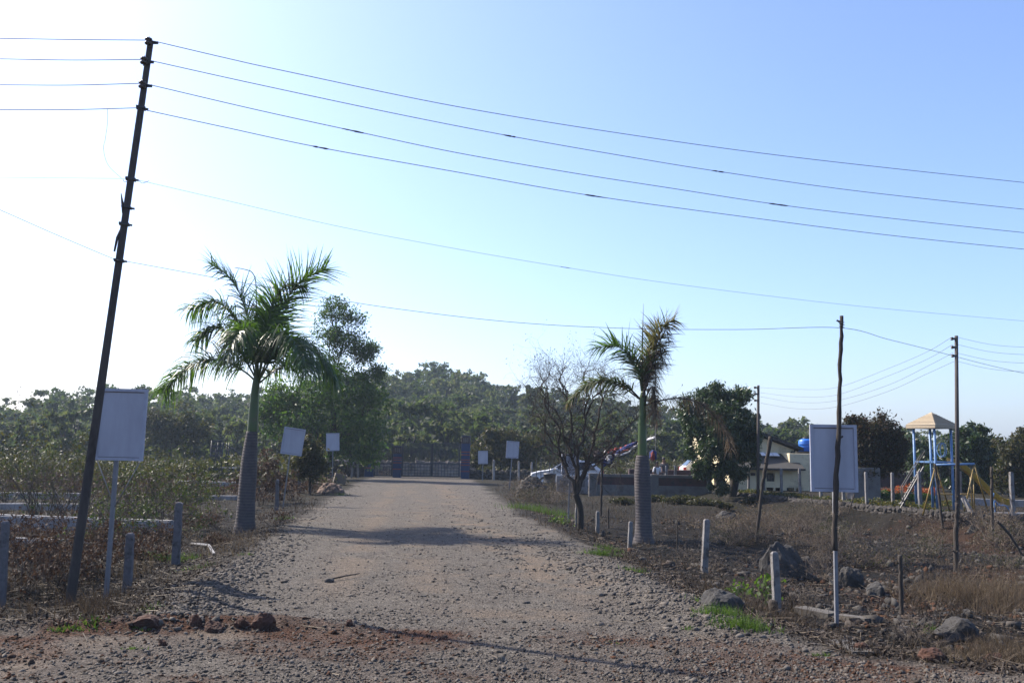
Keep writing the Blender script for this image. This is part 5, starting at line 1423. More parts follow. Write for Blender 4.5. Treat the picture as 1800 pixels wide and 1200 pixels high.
# bare tree with many fine branches
B = ground(1020, 930); Y = B.y
BT = thing('bare_tree', 'nearly leafless dark tree forking low beside the drive', 'tree', B)
rng = np.random.default_rng(77)
tk = MB(); f0 = at(1012, 868, Y)
tk.tube(crom([B - Vector((0, 0, .3)), B, at(1020, 895, Y), at(1013, 872, Y), f0], 5), [.13, .125, .12, .115, .11, .105, .10, .10, .098, .095, .095, .095, .095, .095, .095, .095, .095, .095, .095, .095, .095][:21], 10)
tk.build('trunk', M['bark'], BT)
br = MB(); tips = []
limbs = [([(1012, 868), (998, 820), (985, 760), (965, 710), (945, 668)], .055, .0), ([(1012, 868), (1006, 800), (1000, 730), (990, 675), (984, 645)], .05, .3), ([(1013, 868), (1020, 800), (1028, 735), (1030, 690), (1024, 655)], .05, -.3),
         ([(1014, 868), (1034, 810), (1050, 760), (1062, 710), (1062, 670)], .05, .2), ([(1014, 868), (1042, 820), (1072, 785), (1098, 757), (1118, 722)], .05, -.2), ([(998, 820), (972, 770), (945, 738), (930, 712)], .032, -.3), ([(1042, 820), (1066, 806), (1090, 792), (1112, 786)], .028, .2), ([(1006, 800), (985, 735), (960, 695), (950, 662)], .03, .6), ([(1028, 735), (1045, 700), (1080, 690), (1100, 700)], .03, .5)]
for pix, r, dy in limbs:
    c = crom([at(x, y, Y + dy * i / 3) for i, (x, y) in enumerate(pix)], 6); k = len(c)
    off = Vector((0, 0, 0))
    for i in range(2, k):
        off = off * .75 + Vector(rng.normal(size=3)) * .045; c[i] = c[i] + off
    for i in range(5, k, 4):
        d = (c[i] - c[i - 1]).normalized() + Vector(rng.normal(size=3)) * .8
        grow(br, tips, c[i], d, .75 * (.7 + .5 * rng.random()), r * .48 * (1 - .5 * i / k), 3, rng, .6, (2, 3), .05, .72, .28, 5, 4)
    br.tube(c, [r * (1 - .78 * i / (k - 1)) * (1 + .05 * rng.normal()) for i in range(k)], 7, False)
    for i in range(4, k, 1):
        for _ in range(2 + (rng.random() < .5)):
            d = (c[i] - c[i - 1]).normalized() + Vector(rng.normal(size=3)) * .75 + Vector((0, 0, .3))
            grow(br, tips, c[i], d, .42 * (.6 + .7 * rng.random()), r * .22 * (1 - .4 * i / k), 3 if rng.random() < .7 else 2, rng, .6, (2, 3), .08, .74, .18, 4, 2)
br.build('branches', M['twigdark'], BT)
tp_ = np.array([tuple(t) for t in tips])
wgt = np.clip((tp_[:, 2] - 2.6) / 2.0, .02, 1) * (1.3 - .5 * (tp_[:, 0] > at(1020, 700, Y).x)); wgt /= wgt.sum()
idx = rng.choice(len(tp_), 1900, p=wgt)
V, F, r = leaf_quads(tp_[idx] + rng.normal(size=(1900, 3)) * .06, .06, rng, .22, .8)
mesh_np('sparse_leaves', V, F, M['leafolive'], BT, r)

# dead and dry bushes
def bush(name, label, base, h, w, stems, nleaf, leaf, mat, seed, group, Y=None, twig='twigdark', depth=2, aspect=.5, r0=.008):
    rng = np.random.default_rng(seed)
    B = ground(*base) if Y is None else at(base[0], base[1], Y)
    if Y is not None: B.z = H(B.x, Y)
    T = thing(name, label, 'bush', B, group)
    mb = MB(); tips = []
    for _ in range(stems):
        a = rng.random() * 6.283; q = B + Vector((math.cos(a), math.sin(a), 0)) * w * .22 * rng.random()
        q.z = H(q.x, q.y) - .03
        d = Vector((math.cos(a) * w / h * .9, math.sin(a) * w / h * .9, 1.0)) + Vector(rng.normal(size=3)) * .25
        grow(mb, tips, q, d, h * .5 * (.6 + .6 * rng.random()), r0 * (.7 + .6 * rng.random()), depth, rng, .6, (2, 3), .05, .68, .2, 5, 3)
    mb.build('twigs', M[twig], T)
    if nleaf:
        t = np.array([tuple(p) for p in tips]); k = rng.integers(0, len(t), nleaf)
        P = t[k] + rng.normal(size=(nleaf, 3)) * .07 * np.array([1, 1, .9]) - np.array([0, 0, .05])
        P = P[P[:, 2] > Hn(P[:, 0], P[:, 1])]
        V, F, r = leaf_quads(P, leaf, rng, aspect, .7)
        mesh_np('foliage', V, F, M[mat], T, r)
    return T
for k, (b, Y_, h, w, st, nl, lf, lab) in enumerate([((75, 872), 24.0, 2.8, 1.7, 24, 4600, .075, 'tall thin olive shrub with yellowing leaves in front of the hazy wood'), ((135, 868), 25.0, 2.4, 1.3, 18, 3200, .075, 'tall olive shrub just outside the leaning pole'), ((268, 864), 27.0, 1.9, 1.4, 18, 3200, .08, 'olive shrub showing past the edge of the large board'),
        ((185, 884), 20.0, 1.0, 1.3, 16, 2000, .065, 'low olive shrub behind the post of the large board'), ((15, 866), 30.0, 2.0, 1.8, 16, 2600, .09, 'olive shrub at the frame edge behind the pale beams'), ((230, 880), 21.5, 1.1, 1.3, 14, 1700, .065, 'olive shrub below the lower edge of the large board'), ((320, 850), 33.0, 1.2, 1.5, 14, 1500, .09, 'hazy olive shrub before the derelict trailer')]):
    bush('olive_shrub', lab, b, h, w, st, int(nl * .45), lf, 'leafolive' if k in (0, 2, 4) else 'leafdarkgreen', 40 + k, 'olive shrubs in the field', Y=Y_, depth=3, aspect=.42, r0=.014)
bush('green_bush', 'dark green bush low beside the lower corner of the large board', (285, 872), 1.9, 1.2, 20, 3000, .065, 'leafdarkgreen', 49, None, Y=23.5, depth=3, aspect=.42, r0=.013)
db = [((40, 1035), .95, .7, 'dead bush beside the post cut by the frame edge'), ((95, 1020), 1.0, .7, 'dead bush just outside the foot of the leaning pole'), ((60, 985), 1.0, .8, 'dead bush further back near the pale beam end'), ((165, 1010), .85, .55, 'dead bush between the leaning pole and the board post'),
      ((255, 985), .8, .6, 'dead bush behind the short rough fence post'), ((200, 965), .9, .7, 'dead bush behind the post of the large board'), ((280, 950), .7, .6, 'dead bush next to the slanting fence post'), ((355, 925), .75, .7, 'rust brown dead bush between the slanting post and the palm'), ((120, 950), 1.0, .9, 'wide dead bush behind the leaning pole'), ((385, 955), .4, .5, 'low dead bush at the edge of the drive before the palm'), ((20, 940), .9, .9, 'dead bush behind the pale beams at the frame edge'), ((310, 895), .8, 1.0, 'dark dead bush in front of the thick pale beam'), ((240, 905), .9, 1.0, 'dark dead bush just beyond the long pale beam')]
for k, (b, h, w, lb) in enumerate(db):
    bush('dead_bush', lb, b, h * (1.1 if b[1] > 990 else .75), w * 1.4, 15, 1500, .052, 'leafdead', 300 + k, 'dead bushes along the drive')
bush('dead_bush', 'tall dead bush with hanging brown leaves behind the palm trunk', (462, 888), 1.9, .7, 12, 1900, .10, 'leafdead', 330, 'dead bushes along the drive', r0=.012)
bush('dead_bush', 'dead bush at the foot of the tilted board', (520, 880), .6, .6, 9, 500, .05, 'leafdead', 331, 'dead bushes along the drive')
bush('dead_bush', 'brown dead bush at the foot of the palm on the drive side', (478, 922), .55, .55, 10, 500, .05, 'leafdead', 332, 'dead bushes along the drive')
bush('dead_bush', 'brown dead bush beside the rubble heap', (535, 868), .7, .8, 9, 500, .06, 'leafdead', 333, 'dead bushes along the drive')
for k, (b, h, w, lb) in enumerate([((930, 872), 1.1, 1.5, 'wide dry weed clump on the gravel heap side of the drive'), ((968, 884), 1.0, 1.2, 'dry weed clump below the gravel heap'), ((900, 872), .8, 1.0, 'dry weeds round the post of the board'), ((1300, 955), .9, .9, 'dry weed clump beside the thick leaning stake'), ((1385, 940), .9, 1.1, 'dry weed clump above the dark boulder'), ((1440, 1020), .8, .6, 'dry weeds beside the post of the big board'), ((1420, 930), .9, 1.2, 'dry weed clump on the bank behind the big board'), ((1600, 1130), .5, .45, 'dry weeds at the foot of the broken stem'), ((1410, 1062), .45, .5, 'dry weeds between the stub and the big board post'), ((1210, 985), .5, .5, 'dry weeds beside the white fence post near the palm')]):
    bush('dry_weeds', lb, b, h, w, 40, 420, .035, 'litter', 350 + k, 'dry weed clumps', twig='twig', depth=2, r0=.005)
# taller pale weeds on the gravel shoulder and on the bank
wr = np.random.default_rng(99)
for k in range(42):
    if k < 13: px_, py_ = wr.uniform(878, 1000), wr.uniform(850, 896)
    elif k < 30: px_, py_ = wr.uniform(1210, 1480), wr.uniform(900, 962)
    else: px_, py_ = wr.uniform(1480, 1800), wr.uniform(925, 1000)
    g = ground(px_, py_)
    if g.x < road_r(g.y) + .15: continue
    bush('dry_weeds', 'pale dry weed clump on the gravel shoulder near the heap' if k < 13 else ('tall pale dry weed clump on the bank around the leaning stake' if k < 30 else 'pale dry weed clump below the wall near the far metal pole'), (px_, py_), wr.uniform(.5, 1.0), wr.uniform(.7, 1.3), 34, 620, .04, 'straw' if k % 3 else 'leafolive', 560 + k, 'pale weeds on the shoulder' if k < 13 else ('pale weeds on the bank' if k < 30 else 'pale weeds below the wall'), twig='twig', depth=2, r0=.006)
# more scattered weed clumps on the burnt ground
wr = np.random.default_rng(444); made = 0
while made < 34:
    px_, py_ = wr.uniform(1150, 1800), wr.uniform(905, 1075)
    g = ground(px_, py_)
    if g.x - road_r(g.y) < 1.2 or (g.x > 8.5 and g.y > wall_y(g.x) - .4): continue
    T_ = bush('dry_weeds', 'small brown dry weed clump scattered over the burnt ground by the wall', (px_, py_), wr.uniform(.25, .6), wr.uniform(.4, .9), 16, 260, .035, 'litter' if made % 2 else 'leafdead', 500 + made, 'small weed clumps on the burnt ground', twig='twig' if made % 3 else 'twigdark', depth=2, r0=.005)
    made += 1
for k, (b, h, w, n_, lf, lb) in enumerate([((1325, 1062), .75, .28, 150, .075, 'upright young plant with round green leaves by the flat boulder'), ((990, 922), .55, .5, 260, .06, 'pale green plant at the foot of the board by the bare tree'), ((1395, 945), .55, .3, 40, .07, 'withered plant with few curled leaves on the bank')]):
    bush('young_plant', lb, b, h, w, 5, n_, lf, 'leafbright' if k < 2 else 'leafdead', 380 + k, None, twig='twigdark', depth=1, aspect=.6)

# ------------------------------------------------------------------ wooded hill (one mass)
SKY = np.array([(-300, 690), (0, 682), (60, 672), (120, 668), (140, 664), (200, 658), (280, 658), (380, 676), (430, 676), (560, 660), (640, 640), (700, 640), (735, 628), (770, 624), (820, 632), (860, 655), (890, 668), (930, 672), (1000, 678), (1100, 690), (1200, 698), (1300, 715), (1360, 722), (1410, 722), (1480, 735), (1540, 735), (1640, 742), (1700, 748), (1800, 752), (2100, 760)], float)
def sky_z(x, y, px=None):
    px = 900 + FPX * x / y if px is None else px
    s = np.interp(px, SKY[:, 0], SKY[:, 1])
    hor = 790 + .0192 * (px - 900)
    return 2 + (hor - s) / FPX * y * 1.0

def build_wood():
    rng = np.random.default_rng(12)
    parts = []; tv = []; tf = []; nb = 0
    pos = []
    for _ in range(12000):
        y = rng.uniform(78, 215); x = rng.uniform(-.84, .84) * y
        far_lim = 150 if abs(900 + FPX * x / y - 740) > 420 else 205
        if y > far_lim: continue
        if y < 92 and -26 < 900 + FPX * x / y - 760 < 60: pass
        dmin = 4.0 if y < 120 else 4.8
        if all((x - a) ** 2 + (y - b) ** 2 > dmin ** 2 for a, b in pos): pos.append((x, y))
        if len(pos) > 980: break
    for x, y in pos:
        px = 900 + FPX * x / y
        g = H(x, y); zt = sky_z(x, y) - g
        far_lim = 150 if abs(px - 740) > 420 else 205
        frac = (y - 78) / (far_lim - 78)
        lim = zt * (.97 if frac > .55 else .80) * rng.uniform(.74, 1.03)
        h = min(lim, 15.5 if frac > .5 else rng.uniform(5, 11))
        if h < 2.2: continue
        nblob = int(rng.integers(12, 20)); cr = h * rng.uniform(.24, .36)
        B = []
        for k in range(nblob):
            a = rng.random() * 6.283; rr = cr * math.sqrt(rng.random())
            zz = h * (.10 + .84 * (1 - (rr / cr) ** 2 * .55) * rng.uniform(.05, 1) ** .8)
            s_ = cr * rng.uniform(.26, .48)
            B.append((x + math.cos(a) * rr, y + math.sin(a) * rr, g + min(zz, h - s_ * .5), s_, s_, s_ * .62))
        B += [(x + rng.normal() * cr * .6, y + rng.normal() * cr * .6, g + h * .1, cr * .5, cr * .5, h * .14) for _ in range(3)]
        n = int(np.clip(2700 * (95 / y) * (h / 9), 1100, 3000))
        P, _c = clump_points(B, n, rng, nblob * 7, .26, .5)
        V, F, r = leaf_quads(P, .27 + .0014 * y, rng, .75, .2, .5, tri=True)
        parts.append((V, F, np.clip(r * .55 + rng.uniform(0, .45), 0, 1)))
        # trunk and a few limbs
        mb = MB(); tp = Vector((x, y, g + h * .55)); r0 = .10 + h * .012
        mb.tube([(x, y, g - .3), (x + rng.normal() * .2, y, g + h * .3), tp], [r0, r0 * .8, r0 * .5], 5, False)
        for b in B[:5]: mb.tube([(x, y, g + h * .3), b[:3]], [r0 * .5, r0 * .15], 4, False)
        V = np.array([tuple(v) for v in mb.v]); F = np.array([q for f in mb.f for q in ((f[0], f[1], f[2]), (f[0], f[2], f[3]))])
        tv.append(V); tf.append(F + nb); nb += len(V)
    V, F, r = concat(parts)
    k = len(V); nF = len(F)
    V = np.concatenate([V] + tv); F = np.concatenate([F, np.concatenate(tf) + k]); r = np.concatenate([r, np.full(len(F) - nF, .3)])
    o = mesh_np('wood', V, F, M['leafforest'], None, r)
    o.data.materials.append(M['bark'])
    mi = np.zeros(len(F), np.int32); mi[nF:] = 1
    o.data.polygons.foreach_set('material_index', mi)
    kind(o, 'stuff', 'hazy wood covering the hill behind the gate', 'wood')
build_wood()

def scrub():
    rng = np.random.default_rng(21); parts = []; n = 0
    for _ in range(1050):
        y = 1 / rng.uniform(1 / 92, 1 / 44); x = rng.uniform(-.82, .82) * y; px = 900 + FPX * x / y
        if y < 68 and 560 < px < 960: continue
        if y < 58 and px > 960: continue
        if y < 62 and rng.random() < .35: continue
        g = H(x, y); s_ = rng.uniform(.5, 1.5); hh = s_ * rng.uniform(.6, 1.1)
        P, _c = clump_points([(x, y, g + hh * .45, s_, s_ * .8, hh * .6)], 260, rng, 14, .3, .4)
        P = P[P[:, 2] > g]
        V, F, r = leaf_quads(P, .20, rng, .5, .2, .5)
        parts.append((V, F, np.clip(r * .6 + rng.uniform(0, .4), 0, 1)))
    V, F, r = concat(parts)
    kind(mesh_np('scrub', V, F, M['leafolive'], None, r), 'stuff', 'low olive scrub in front of the wood', 'scrub')
    parts = []
    for _ in range(420):
        y = 1 / rng.uniform(1 / 80, 1 / 34); x = rng.uniform(-.68, -.12) * y
        px = 900 + FPX * x / y
        if px > 600 - (y - 26) * 0 and y < 60: continue
        if road_l(y) - x < 1.2 and y < 62: continue
        g = H(x, y); s_ = rng.uniform(.3, .9); hh = s_ * rng.uniform(.5, .9)
        P, _c = clump_points([(x, y, g + hh * .4, s_, s_ * .8, hh * .6)], 220, rng, 12, .32, .3)
        P = P[P[:, 2] > g]
        V, F, r = leaf_quads(P, .11, rng, .4, .2, .5); parts.append((V, F, r))
    V, F, r = concat(parts)
    kind(mesh_np('dry_scrub', V, F, M['leafdead'], None, r), 'stuff', 'brown dry scrub across the field of beams', 'scrub')
scrub()

# ------------------------------------------------------------------ gravel, crumbs, litter, grass
def spots(n, y0, y1, rng, lim=.66):
    y = 1 / rng.uniform(1 / y1, 1 / y0, n); x = rng.uniform(-1, 1, n) * (lim * y + .8)
    return x, y

OCT_V = np.array([(1, 0, 0), (-1, 0, 0), (0, 1, 0), (0, -1, 0), (0, 0, 1), (0, 0, -1)], float)
OCT_F = np.array([(0, 2, 4), (2, 1, 4), (1, 3, 4), (3, 0, 4), (2, 0, 5), (1, 2, 5), (3, 1, 5), (0, 3, 5)])

def stones(name, x, y, size, mat, rng, label, flatz=.6, sink=.25, rv=None, small=False):
    n = len(x); z = Hn(x, y); TV, TF = (OCT_V, OCT_F) if small else (ICO_V, ICO_F); nv = len(TV)
    s = size * np.ones(n)
    v = TV[None] * (1 + rng.normal(size=(n, nv, 1)) * .3) + rng.normal(size=(n, nv, 3)) * (.22 if small else .08)
    v = v * np.stack([rng.uniform(.75, 1.35, n), rng.uniform(.6, 1.0, n), rng.uniform(.4, .8, n) * flatz / .6], 1)[:, None, :]
    a = rng.random(n) * 6.283; ca, sa = np.cos(a), np.sin(a); b = rng.normal(size=n) * .35; cb, sb = np.cos(b), np.sin(b)
    X = v[..., 0]; Yv = v[..., 1] * cb[:, None] - v[..., 2] * sb[:, None]; Z = v[..., 1] * sb[:, None] + v[..., 2] * cb[:, None]
    P = np.stack([X * ca[:, None] - Yv * sa[:, None], X * sa[:, None] + Yv * ca[:, None], Z], -1) * s[:, None, None]
    P = P + np.stack([x, y, z + s * (.5 - sink) * .6], 1)[:, None, :]
    F = (TF[None] + (np.arange(n) * nv)[:, None, None]).reshape(-1, 3)
    r = np.repeat(rng.random(n) if rv is None else rv, len(TF))
    return kind(mesh_np(name, P.reshape(-1, 3), F, M[mat], None, r), 'stuff', label, name)

def road_bits():
    rng = np.random.default_rng(51)
    x, y = spots(420000, 6.6, 46, rng)
    road, sand, red, ash, far = masks(x, y)
    xl, xr, yc = road_l(y), road_r(y), cross_y(x)
    shl = np.exp(-((x - xl - .35 - .3 * (fbm(x, y, .9, 61) - .5)) / .45) ** 2) * sst(9.4, 10.4, y) * (1 - .72 * sst(14, 22, y))
    shr = np.exp(-((x - xr + .55 - .9 * (fbm(x, y, 1.2, 63) - .5)) / .55) ** 2) * sst(9.2, 10.2, y) * (1 - .7 * sst(16, 24, y))
    tr = np.exp(-((x - xr + 1.75) / .4) ** 2) * sst(.45, .7, fbm(x, y, .8, 65)) * sst(10, 12, y) * .7
    front = (1 - sst(8.4, 9.2, y)) * .35 * sst(.35, .65, fbm(x, y, .7, 67))
    p = np.clip(shl + shr * (.35 + .65 * sst(.4, .6, fbm(x, y, .6, 64))) + tr, 0, 1)
    keep = rng.random(len(x)) < p * .45
    stones('gravel', x[keep], y[keep], np.minimum(rng.lognormal(-4.05, .45, keep.sum()), .045), 'gravel', rng, 'coarse grey gravel heaped along both shoulders of the drive')
    p2 = road * (.05 + .20 * sst(.42, .7, fbm(x, y, .8, 69)) * (.4 + .6 * fbm(x, y, .25, 70)) + front * .28) * (1 - .85 * sand)
    keep = (rng.random(len(x)) < p2) & ~keep
    stones('loose_pebbles', x[keep], y[keep], np.minimum(rng.lognormal(-4.4, .5, keep.sum()), .03), 'gravel', rng, 'small loose pebbles strewn over the drive and the crossing road', .7, .3, None, True)
    keep = rng.random(len(x)) < red * .20 + (1 - road) * .05 * (x > 0)
    stones('soil_crumbs', x[keep], y[keep], rng.lognormal(-4.5, .45, keep.sum()), 'redclods', rng, 'crumbs of red soil along the road edge and bank', .7, .3, None, True)
    # leaf litter and straw off the road
    x, y = spots(150000, 8.2, 34, rng)
    road, sand, red, ash, far = masks(x, y)
    keep = rng.random(len(x)) < (1 - road) * (.72 - .4 * ash) * (1 - .6 * (x > 12))
    x, y = x[keep], y[keep]; n = len(x)
    P = np.stack([x, y, Hn(x, y) + rng.random(n) ** 2 * .05 + .008], 1)
    V, F, r = leaf_quads(P, .042, rng, .5, .0, 1.0, .5)
    kind(mesh_np('leaf_litter', V, F, M['litter'], None, r), 'stuff', 'dry fallen leaves covering the rough ground beside the drive', 'litter')
    # twigs and straw
    x, y = spots(46000, 6.8, 30, rng)
    road, *_ = masks(x, y)
    keep = rng.random(len(x)) < (1 - road) * .55 + road * .014
    x, y = x[keep], y[keep]; n = len(x)
    a = rng.random(n) * 6.283; L = rng.lognormal(-1.9, .5, n) * np.where(road[keep] > .5, .6, 1); t = rng.normal(size=n) * .12
    d = np.stack([np.cos(a), np.sin(a), t], 1); c = np.stack([x, y, Hn(x, y) + .012 + np.abs(t) * L * .5], 1)
    w = .0035 + .003 * rng.random(n)
    s_ = np.stack([-np.sin(a), np.cos(a), 0 * a], 1) * w[:, None]; u_ = np.array([0, 0, 1.0]) * w[:, None]
    e0, e1 = c - d * L[:, None] / 2, c + d * L[:, None] / 2
    V = np.stack([e0 - s_, e0 + u_, e0 + s_, e1 - s_, e1 + u_, e1 + s_], 1).reshape(-1, 3)
    b = (np.arange(n) * 6)[:, None]
    F = np.concatenate([b + np.array([[0, 1, 4, 3]]), b + np.array([[1, 2, 5, 4]])], 1).reshape(-1, 4)
    kind(mesh_np('fallen_twigs', V, F, M['drygrass'], None, np.repeat(rng.random(n), 2)), 'stuff', 'straws and fallen twigs on the ground', 'twigs')
road_bits()

def blades(x, y, h, lean, w, rng, dirx=0.0, z=None):
    """grass blades as tapering bent strips"""
    n = len(x); z = Hn(x, y) if z is None else z
    a = rng.random(n) * 6.283; ln = np.abs(rng.normal(size=n)) * lean
    d = np.stack([np.cos(a) * ln + dirx, np.sin(a) * ln, np.ones(n)], 1); d = unit(d)
    f = np.stack([-np.sin(a + 1.2), np.cos(a + 1.2), 0 * a], 1)
    c = np.stack([x, y, z - .01], 1); V = []
    for q, ww in enumerate((1, .8, .45, .05)):
        V += [c - f * (w * ww / 2)[:, None], c + f * (w * ww / 2)[:, None]]
        c = c + d * (h / 3)[:, None]; d = unit(d + np.stack([np.cos(a) * ln * .5, np.sin(a) * ln * .5, -.1 - .25 * ln], 1))
    V = np.stack(V, 1).reshape(-1, 3); b = (np.arange(n) * 8)[:, None]
    F = np.concatenate([b + np.array([[2 * q, 2 * q + 1, 2 * q + 3, 2 * q + 2]]) for q in range(3)], 1).reshape(-1, 4)
    return V, F, np.repeat(rng.random(n), 3)

def tuft(cs, rng, per, h, spread, lean, w):
    X, Y_, Hh = [], [], []
    for (px, py, k, s_) in cs:
        g = ground(px, py); n = int(per * k)
        X.append(g.x + rng.normal(size=n) * spread * s_ * 1.3); Y_.append(g.y + rng.normal(size=n) * spread * s_ * .7); Hh.append(h * s_ * rng.uniform(.4, 1.15, n))
    X, Y_, Hh = map(np.concatenate, (X, Y_, Hh))
    return blades(X, Y_, Hh, lean, w * rng.uniform(.7, 1.3, len(X)), rng)

rng = np.random.default_rng(61)
for k, (cs, lab) in enumerate([([(1690, 1058, 1.2, 1.2), (1735, 1062, 1.3, 1.25), (1780, 1058, 1.0, 1.1), (1650, 1050, .8, .9), (1770, 1075, .7, .9)], 'big bleached straw tussock sprawling at the frame edge'),
                               ([(1735, 1150, 1.0, .8), (1775, 1160, 1.2, .85), (1800, 1145, 1.0, .9), (1700, 1165, .5, .6)], 'flattened straw heap beside the red rock near the road')]):
    V, F, r = tuft(cs, rng, 620, .62 if k == 0 else .40, .26, .75 if k == 0 else 1.2, .007)
    tag(mesh_np('straw_tussock', V, F, M['straw'], None, r), lab, 'grass tussock', 'straw tussocks')
parts = [tuft([(1060, 975, 1, .8), (1078, 968, .8, .7), (1120, 1005, .3, .6)], rng, 420, .20, .16, .5, .011),
         tuft([(1272, 1080, 1.1, .9), (1300, 1098, 1.0, .8), (1255, 1062, .6, .7), (1325, 1105, .5, .6)], rng, 420, .17, .15, .5, .010),
         tuft([(950, 900, 1, 1.2), (925, 893, .8, 1.1), (975, 905, .8, 1)], rng, 300, .24, .32, .5, .014),
         tuft([(300, 985, .6, .9), (270, 978, .8, .9), (325, 982, .5, .8), (345, 1000, .4, .6)], rng, 260, .17, .2, .6, .012),
         tuft([(105, 1108, .5, .5), (128, 1105, .4, .5), (160, 1095, .4, .8), (262, 1072, .35, .9), (245, 1105, .3, .5), (232, 1140, .4, .4), (1212, 1105, .25, .5), (1445, 1152, .35, .5), (1660, 1162, .3, .5), (1082, 1130, .15, .35), (1440, 1085, .3, .6), (435, 975, .35, .6)], rng, 200, .11, .09, .7, .014),
         tuft([(1640, 1110, .6, .7), (500, 912, .4, .8), (600, 870, .5, 1)], rng, 220, .18, .15, .5, .012)]
V, F, r = concat(parts)
kind(mesh_np('green_grass', V, F, M['leafbright'], None, r), 'stuff', 'tufts of fresh green grass and weeds along the road edges', 'grass')
# dry grass over the rough ground
x, y = spots(90000, 9.0, 46, rng)
road, sand, red, ash, far = masks(x, y)
pn = fbm(x, y, 1.1, 101); dens = (1 - road) * sst(.48, .60, pn) * (1 - .85 * ash)
dens = dens * (1 - .8 * ((x > 8.5) & (y > wall_y(x))))
keep = rng.random(len(x)) < dens
V, F, r = blades(x[keep], y[keep], rng.uniform(.08, .38, keep.sum()) * (1 + .3 * sst(15, 30, y[keep])), .55, rng.uniform(.004, .009, keep.sum()) * (1 + .04 * y[keep]), rng)
r = np.clip(.55 * r + np.repeat(.9 * (fbm(x, y, 2.0, 105)[keep] - .28), 3), 0, 1)
kind(mesh_np('dry_grass', V, F, M['drygrass'], None, r), 'stuff', 'dry bleached grass over the rough ground beside the drive', 'grass')
# yellowing flower bed behind the posts, red bed and green strip in the playground
def bed(name, pix, Y0, n, h, mat, label, leaf=.06, dep=.5):
    xa, xb = at(pix[0], 880, Y0).x, at(pix[1], 880, Y0).x
    x = rng.uniform(xa, xb, n); y = Y0 + (np.interp(x, _wx, _wy) - np.interp((xa + xb) / 2, _wx, _wy)) * (dep > .4) + rng.normal(size=n) * dep * .5
    hh = h * fbm(x * 1.0, y, .6, 111); z = Hn(x, y) + rng.random(n) * hh * 1.6
    V, F, r = leaf_quads(np.stack([x, y, z], 1), leaf, rng, .5, 0, .6)
    kind(mesh_np(name, V, F, M[mat], None, r), 'stuff', label, 'flower bed')
bed('flower_bed', (1345, 1520), float(wall_y(at(1430, 880, 36).x)) + 1.6, 6500, .26, 'flower', 'yellowing flower bed behind the wall posts and below the house', .075, .7)
bed('flower_bed', (1545, 1705), float(wall_y(at(1620, 880, 28).x)) + 1.2, 2600, .2, 'flower', 'yellowing low plants between wall posts and play tower', .06, .6)
bed('flower_bed', (1536, 1650), 40.0, 3000, .5, 'flowerred', 'line of red flowers behind the play tower ladder', .08, .3)
bed('green_strip', (1530, 1640), 37.0, 5000, .35, 'leafgreen', 'strip of green plants in front of the red flowers', .08, .4)

# ------------------------------------------------------------------ boulders and clods
def boulder(name, label, x0, x1, yt, yb, mat, seed, cat='rock', group=None, ang=5, depth=.8, skew=0.0):
    rng = np.random.default_rng(seed)
    B = ground((x0 + x1) / 2, yb); Y = B.y
    w = px_m(x1 - x0, Y) / 2; h = max(.04, px_m(yb - yt, Y) * .95)
    bm = bmesh.new(); bmesh.ops.create_icosphere(bm, subdivisions=4, radius=1)
    pl = [(Vector(unit(rng.normal(size=3))), rng.uniform(.55, .85)) for _ in range(ang + 6)]
    off = Vector(rng.uniform(-50, 50, 3))
    for v in bm.verts:
        p = v.co.copy()
        for nrm, d in pl:
            e = p.dot(nrm) - d
            if e > 0: p -= nrm * e * .9
        p *= 1 + 0.18 * mnoise.noise(p * 1.7 + off) + .09 * mnoise.noise(p * 5 + off) + .035 * mnoise.noise(p * 14 + off)
        v.co = p
    mx = max(abs(v.co.x) for v in bm.verts); mz = max(v.co.z for v in bm.verts)
    me = bpy.data.meshes.new(name)
    for v in bm.verts:
        v.co = Vector((v.co.x / mx * w + skew * v.co.z * w, v.co.y * w * depth, v.co.z / mz * h if v.co.z > 0 else v.co.z * h * .6))
    bm.to_mesh(me); bm.free()
    o = link_mesh(name, me, M[mat])
    o.location = (B.x, Y + w * depth * .55, H(B.x, Y + w * depth * .5) - h * .08)
    return tag(o, label, cat, group)
boulder('boulder', 'big dark angular boulder behind a white fence post', 1345, 1440, 948, 1018, 'rock', 2, skew=-.25)
boulder('boulder', 'smooth grey flat boulder beside the green grass tuft', 1232, 1322, 1032, 1070, 'greyrock', 3)
boulder('boulder', 'squarish grey boulder in the burnt ground', 1522, 1566, 1021, 1048, 'greyrock', 4)
boulder('boulder', 'dark boulder close behind the post of the big board', 1474, 1522, 994, 1030, 'rock', 5)
boulder('boulder', 'broad flat dark boulder beyond the white post by the palm', 1254, 1300, 897, 910, 'rock', 6)
boulder('boulder', 'wide overhanging slab of rock below the straw tussock', 1652, 1728, 1088, 1122, 'rock', 7)
boulder('boulder', 'rounded rust red rock at the road edge', 1617, 1671, 1137, 1162, 'redrock', 8)
boulder('boulder', 'smaller rust red rock half under straw', 1732, 1772, 1148, 1170, 'redrock', 9)
boulder('boulder', 'small tan rock beside the stone slab by the road', 1502, 1532, 1128, 1144, 'redrock', 10)
boulder('boulder', 'pale boulder below the shaded retaining wall', 1702, 1722, 921, 934, 'greyrock', 11)
boulder('clod', 'biggest red brown clod at the drive mouth', 440, 483, 1078, 1106, 'redrock', 12, 'clod')
boulder('clod', 'flat dark red clod next to the biggest clod', 408, 442, 1086, 1104, 'redrock', 13, 'clod')
boulder('clod', 'round red brown clod with dark top', 357, 393, 1090, 1110, 'redrock', 14, 'clod')
boulder('clod', 'lumpy red clod with weeds near the board post', 325, 357, 1081, 1100, 'redrock', 15, 'clod')
boulder('clod', 'small red lump lying on the crossing road', 276, 294, 1122, 1134, 'redrock', 16, 'clod')
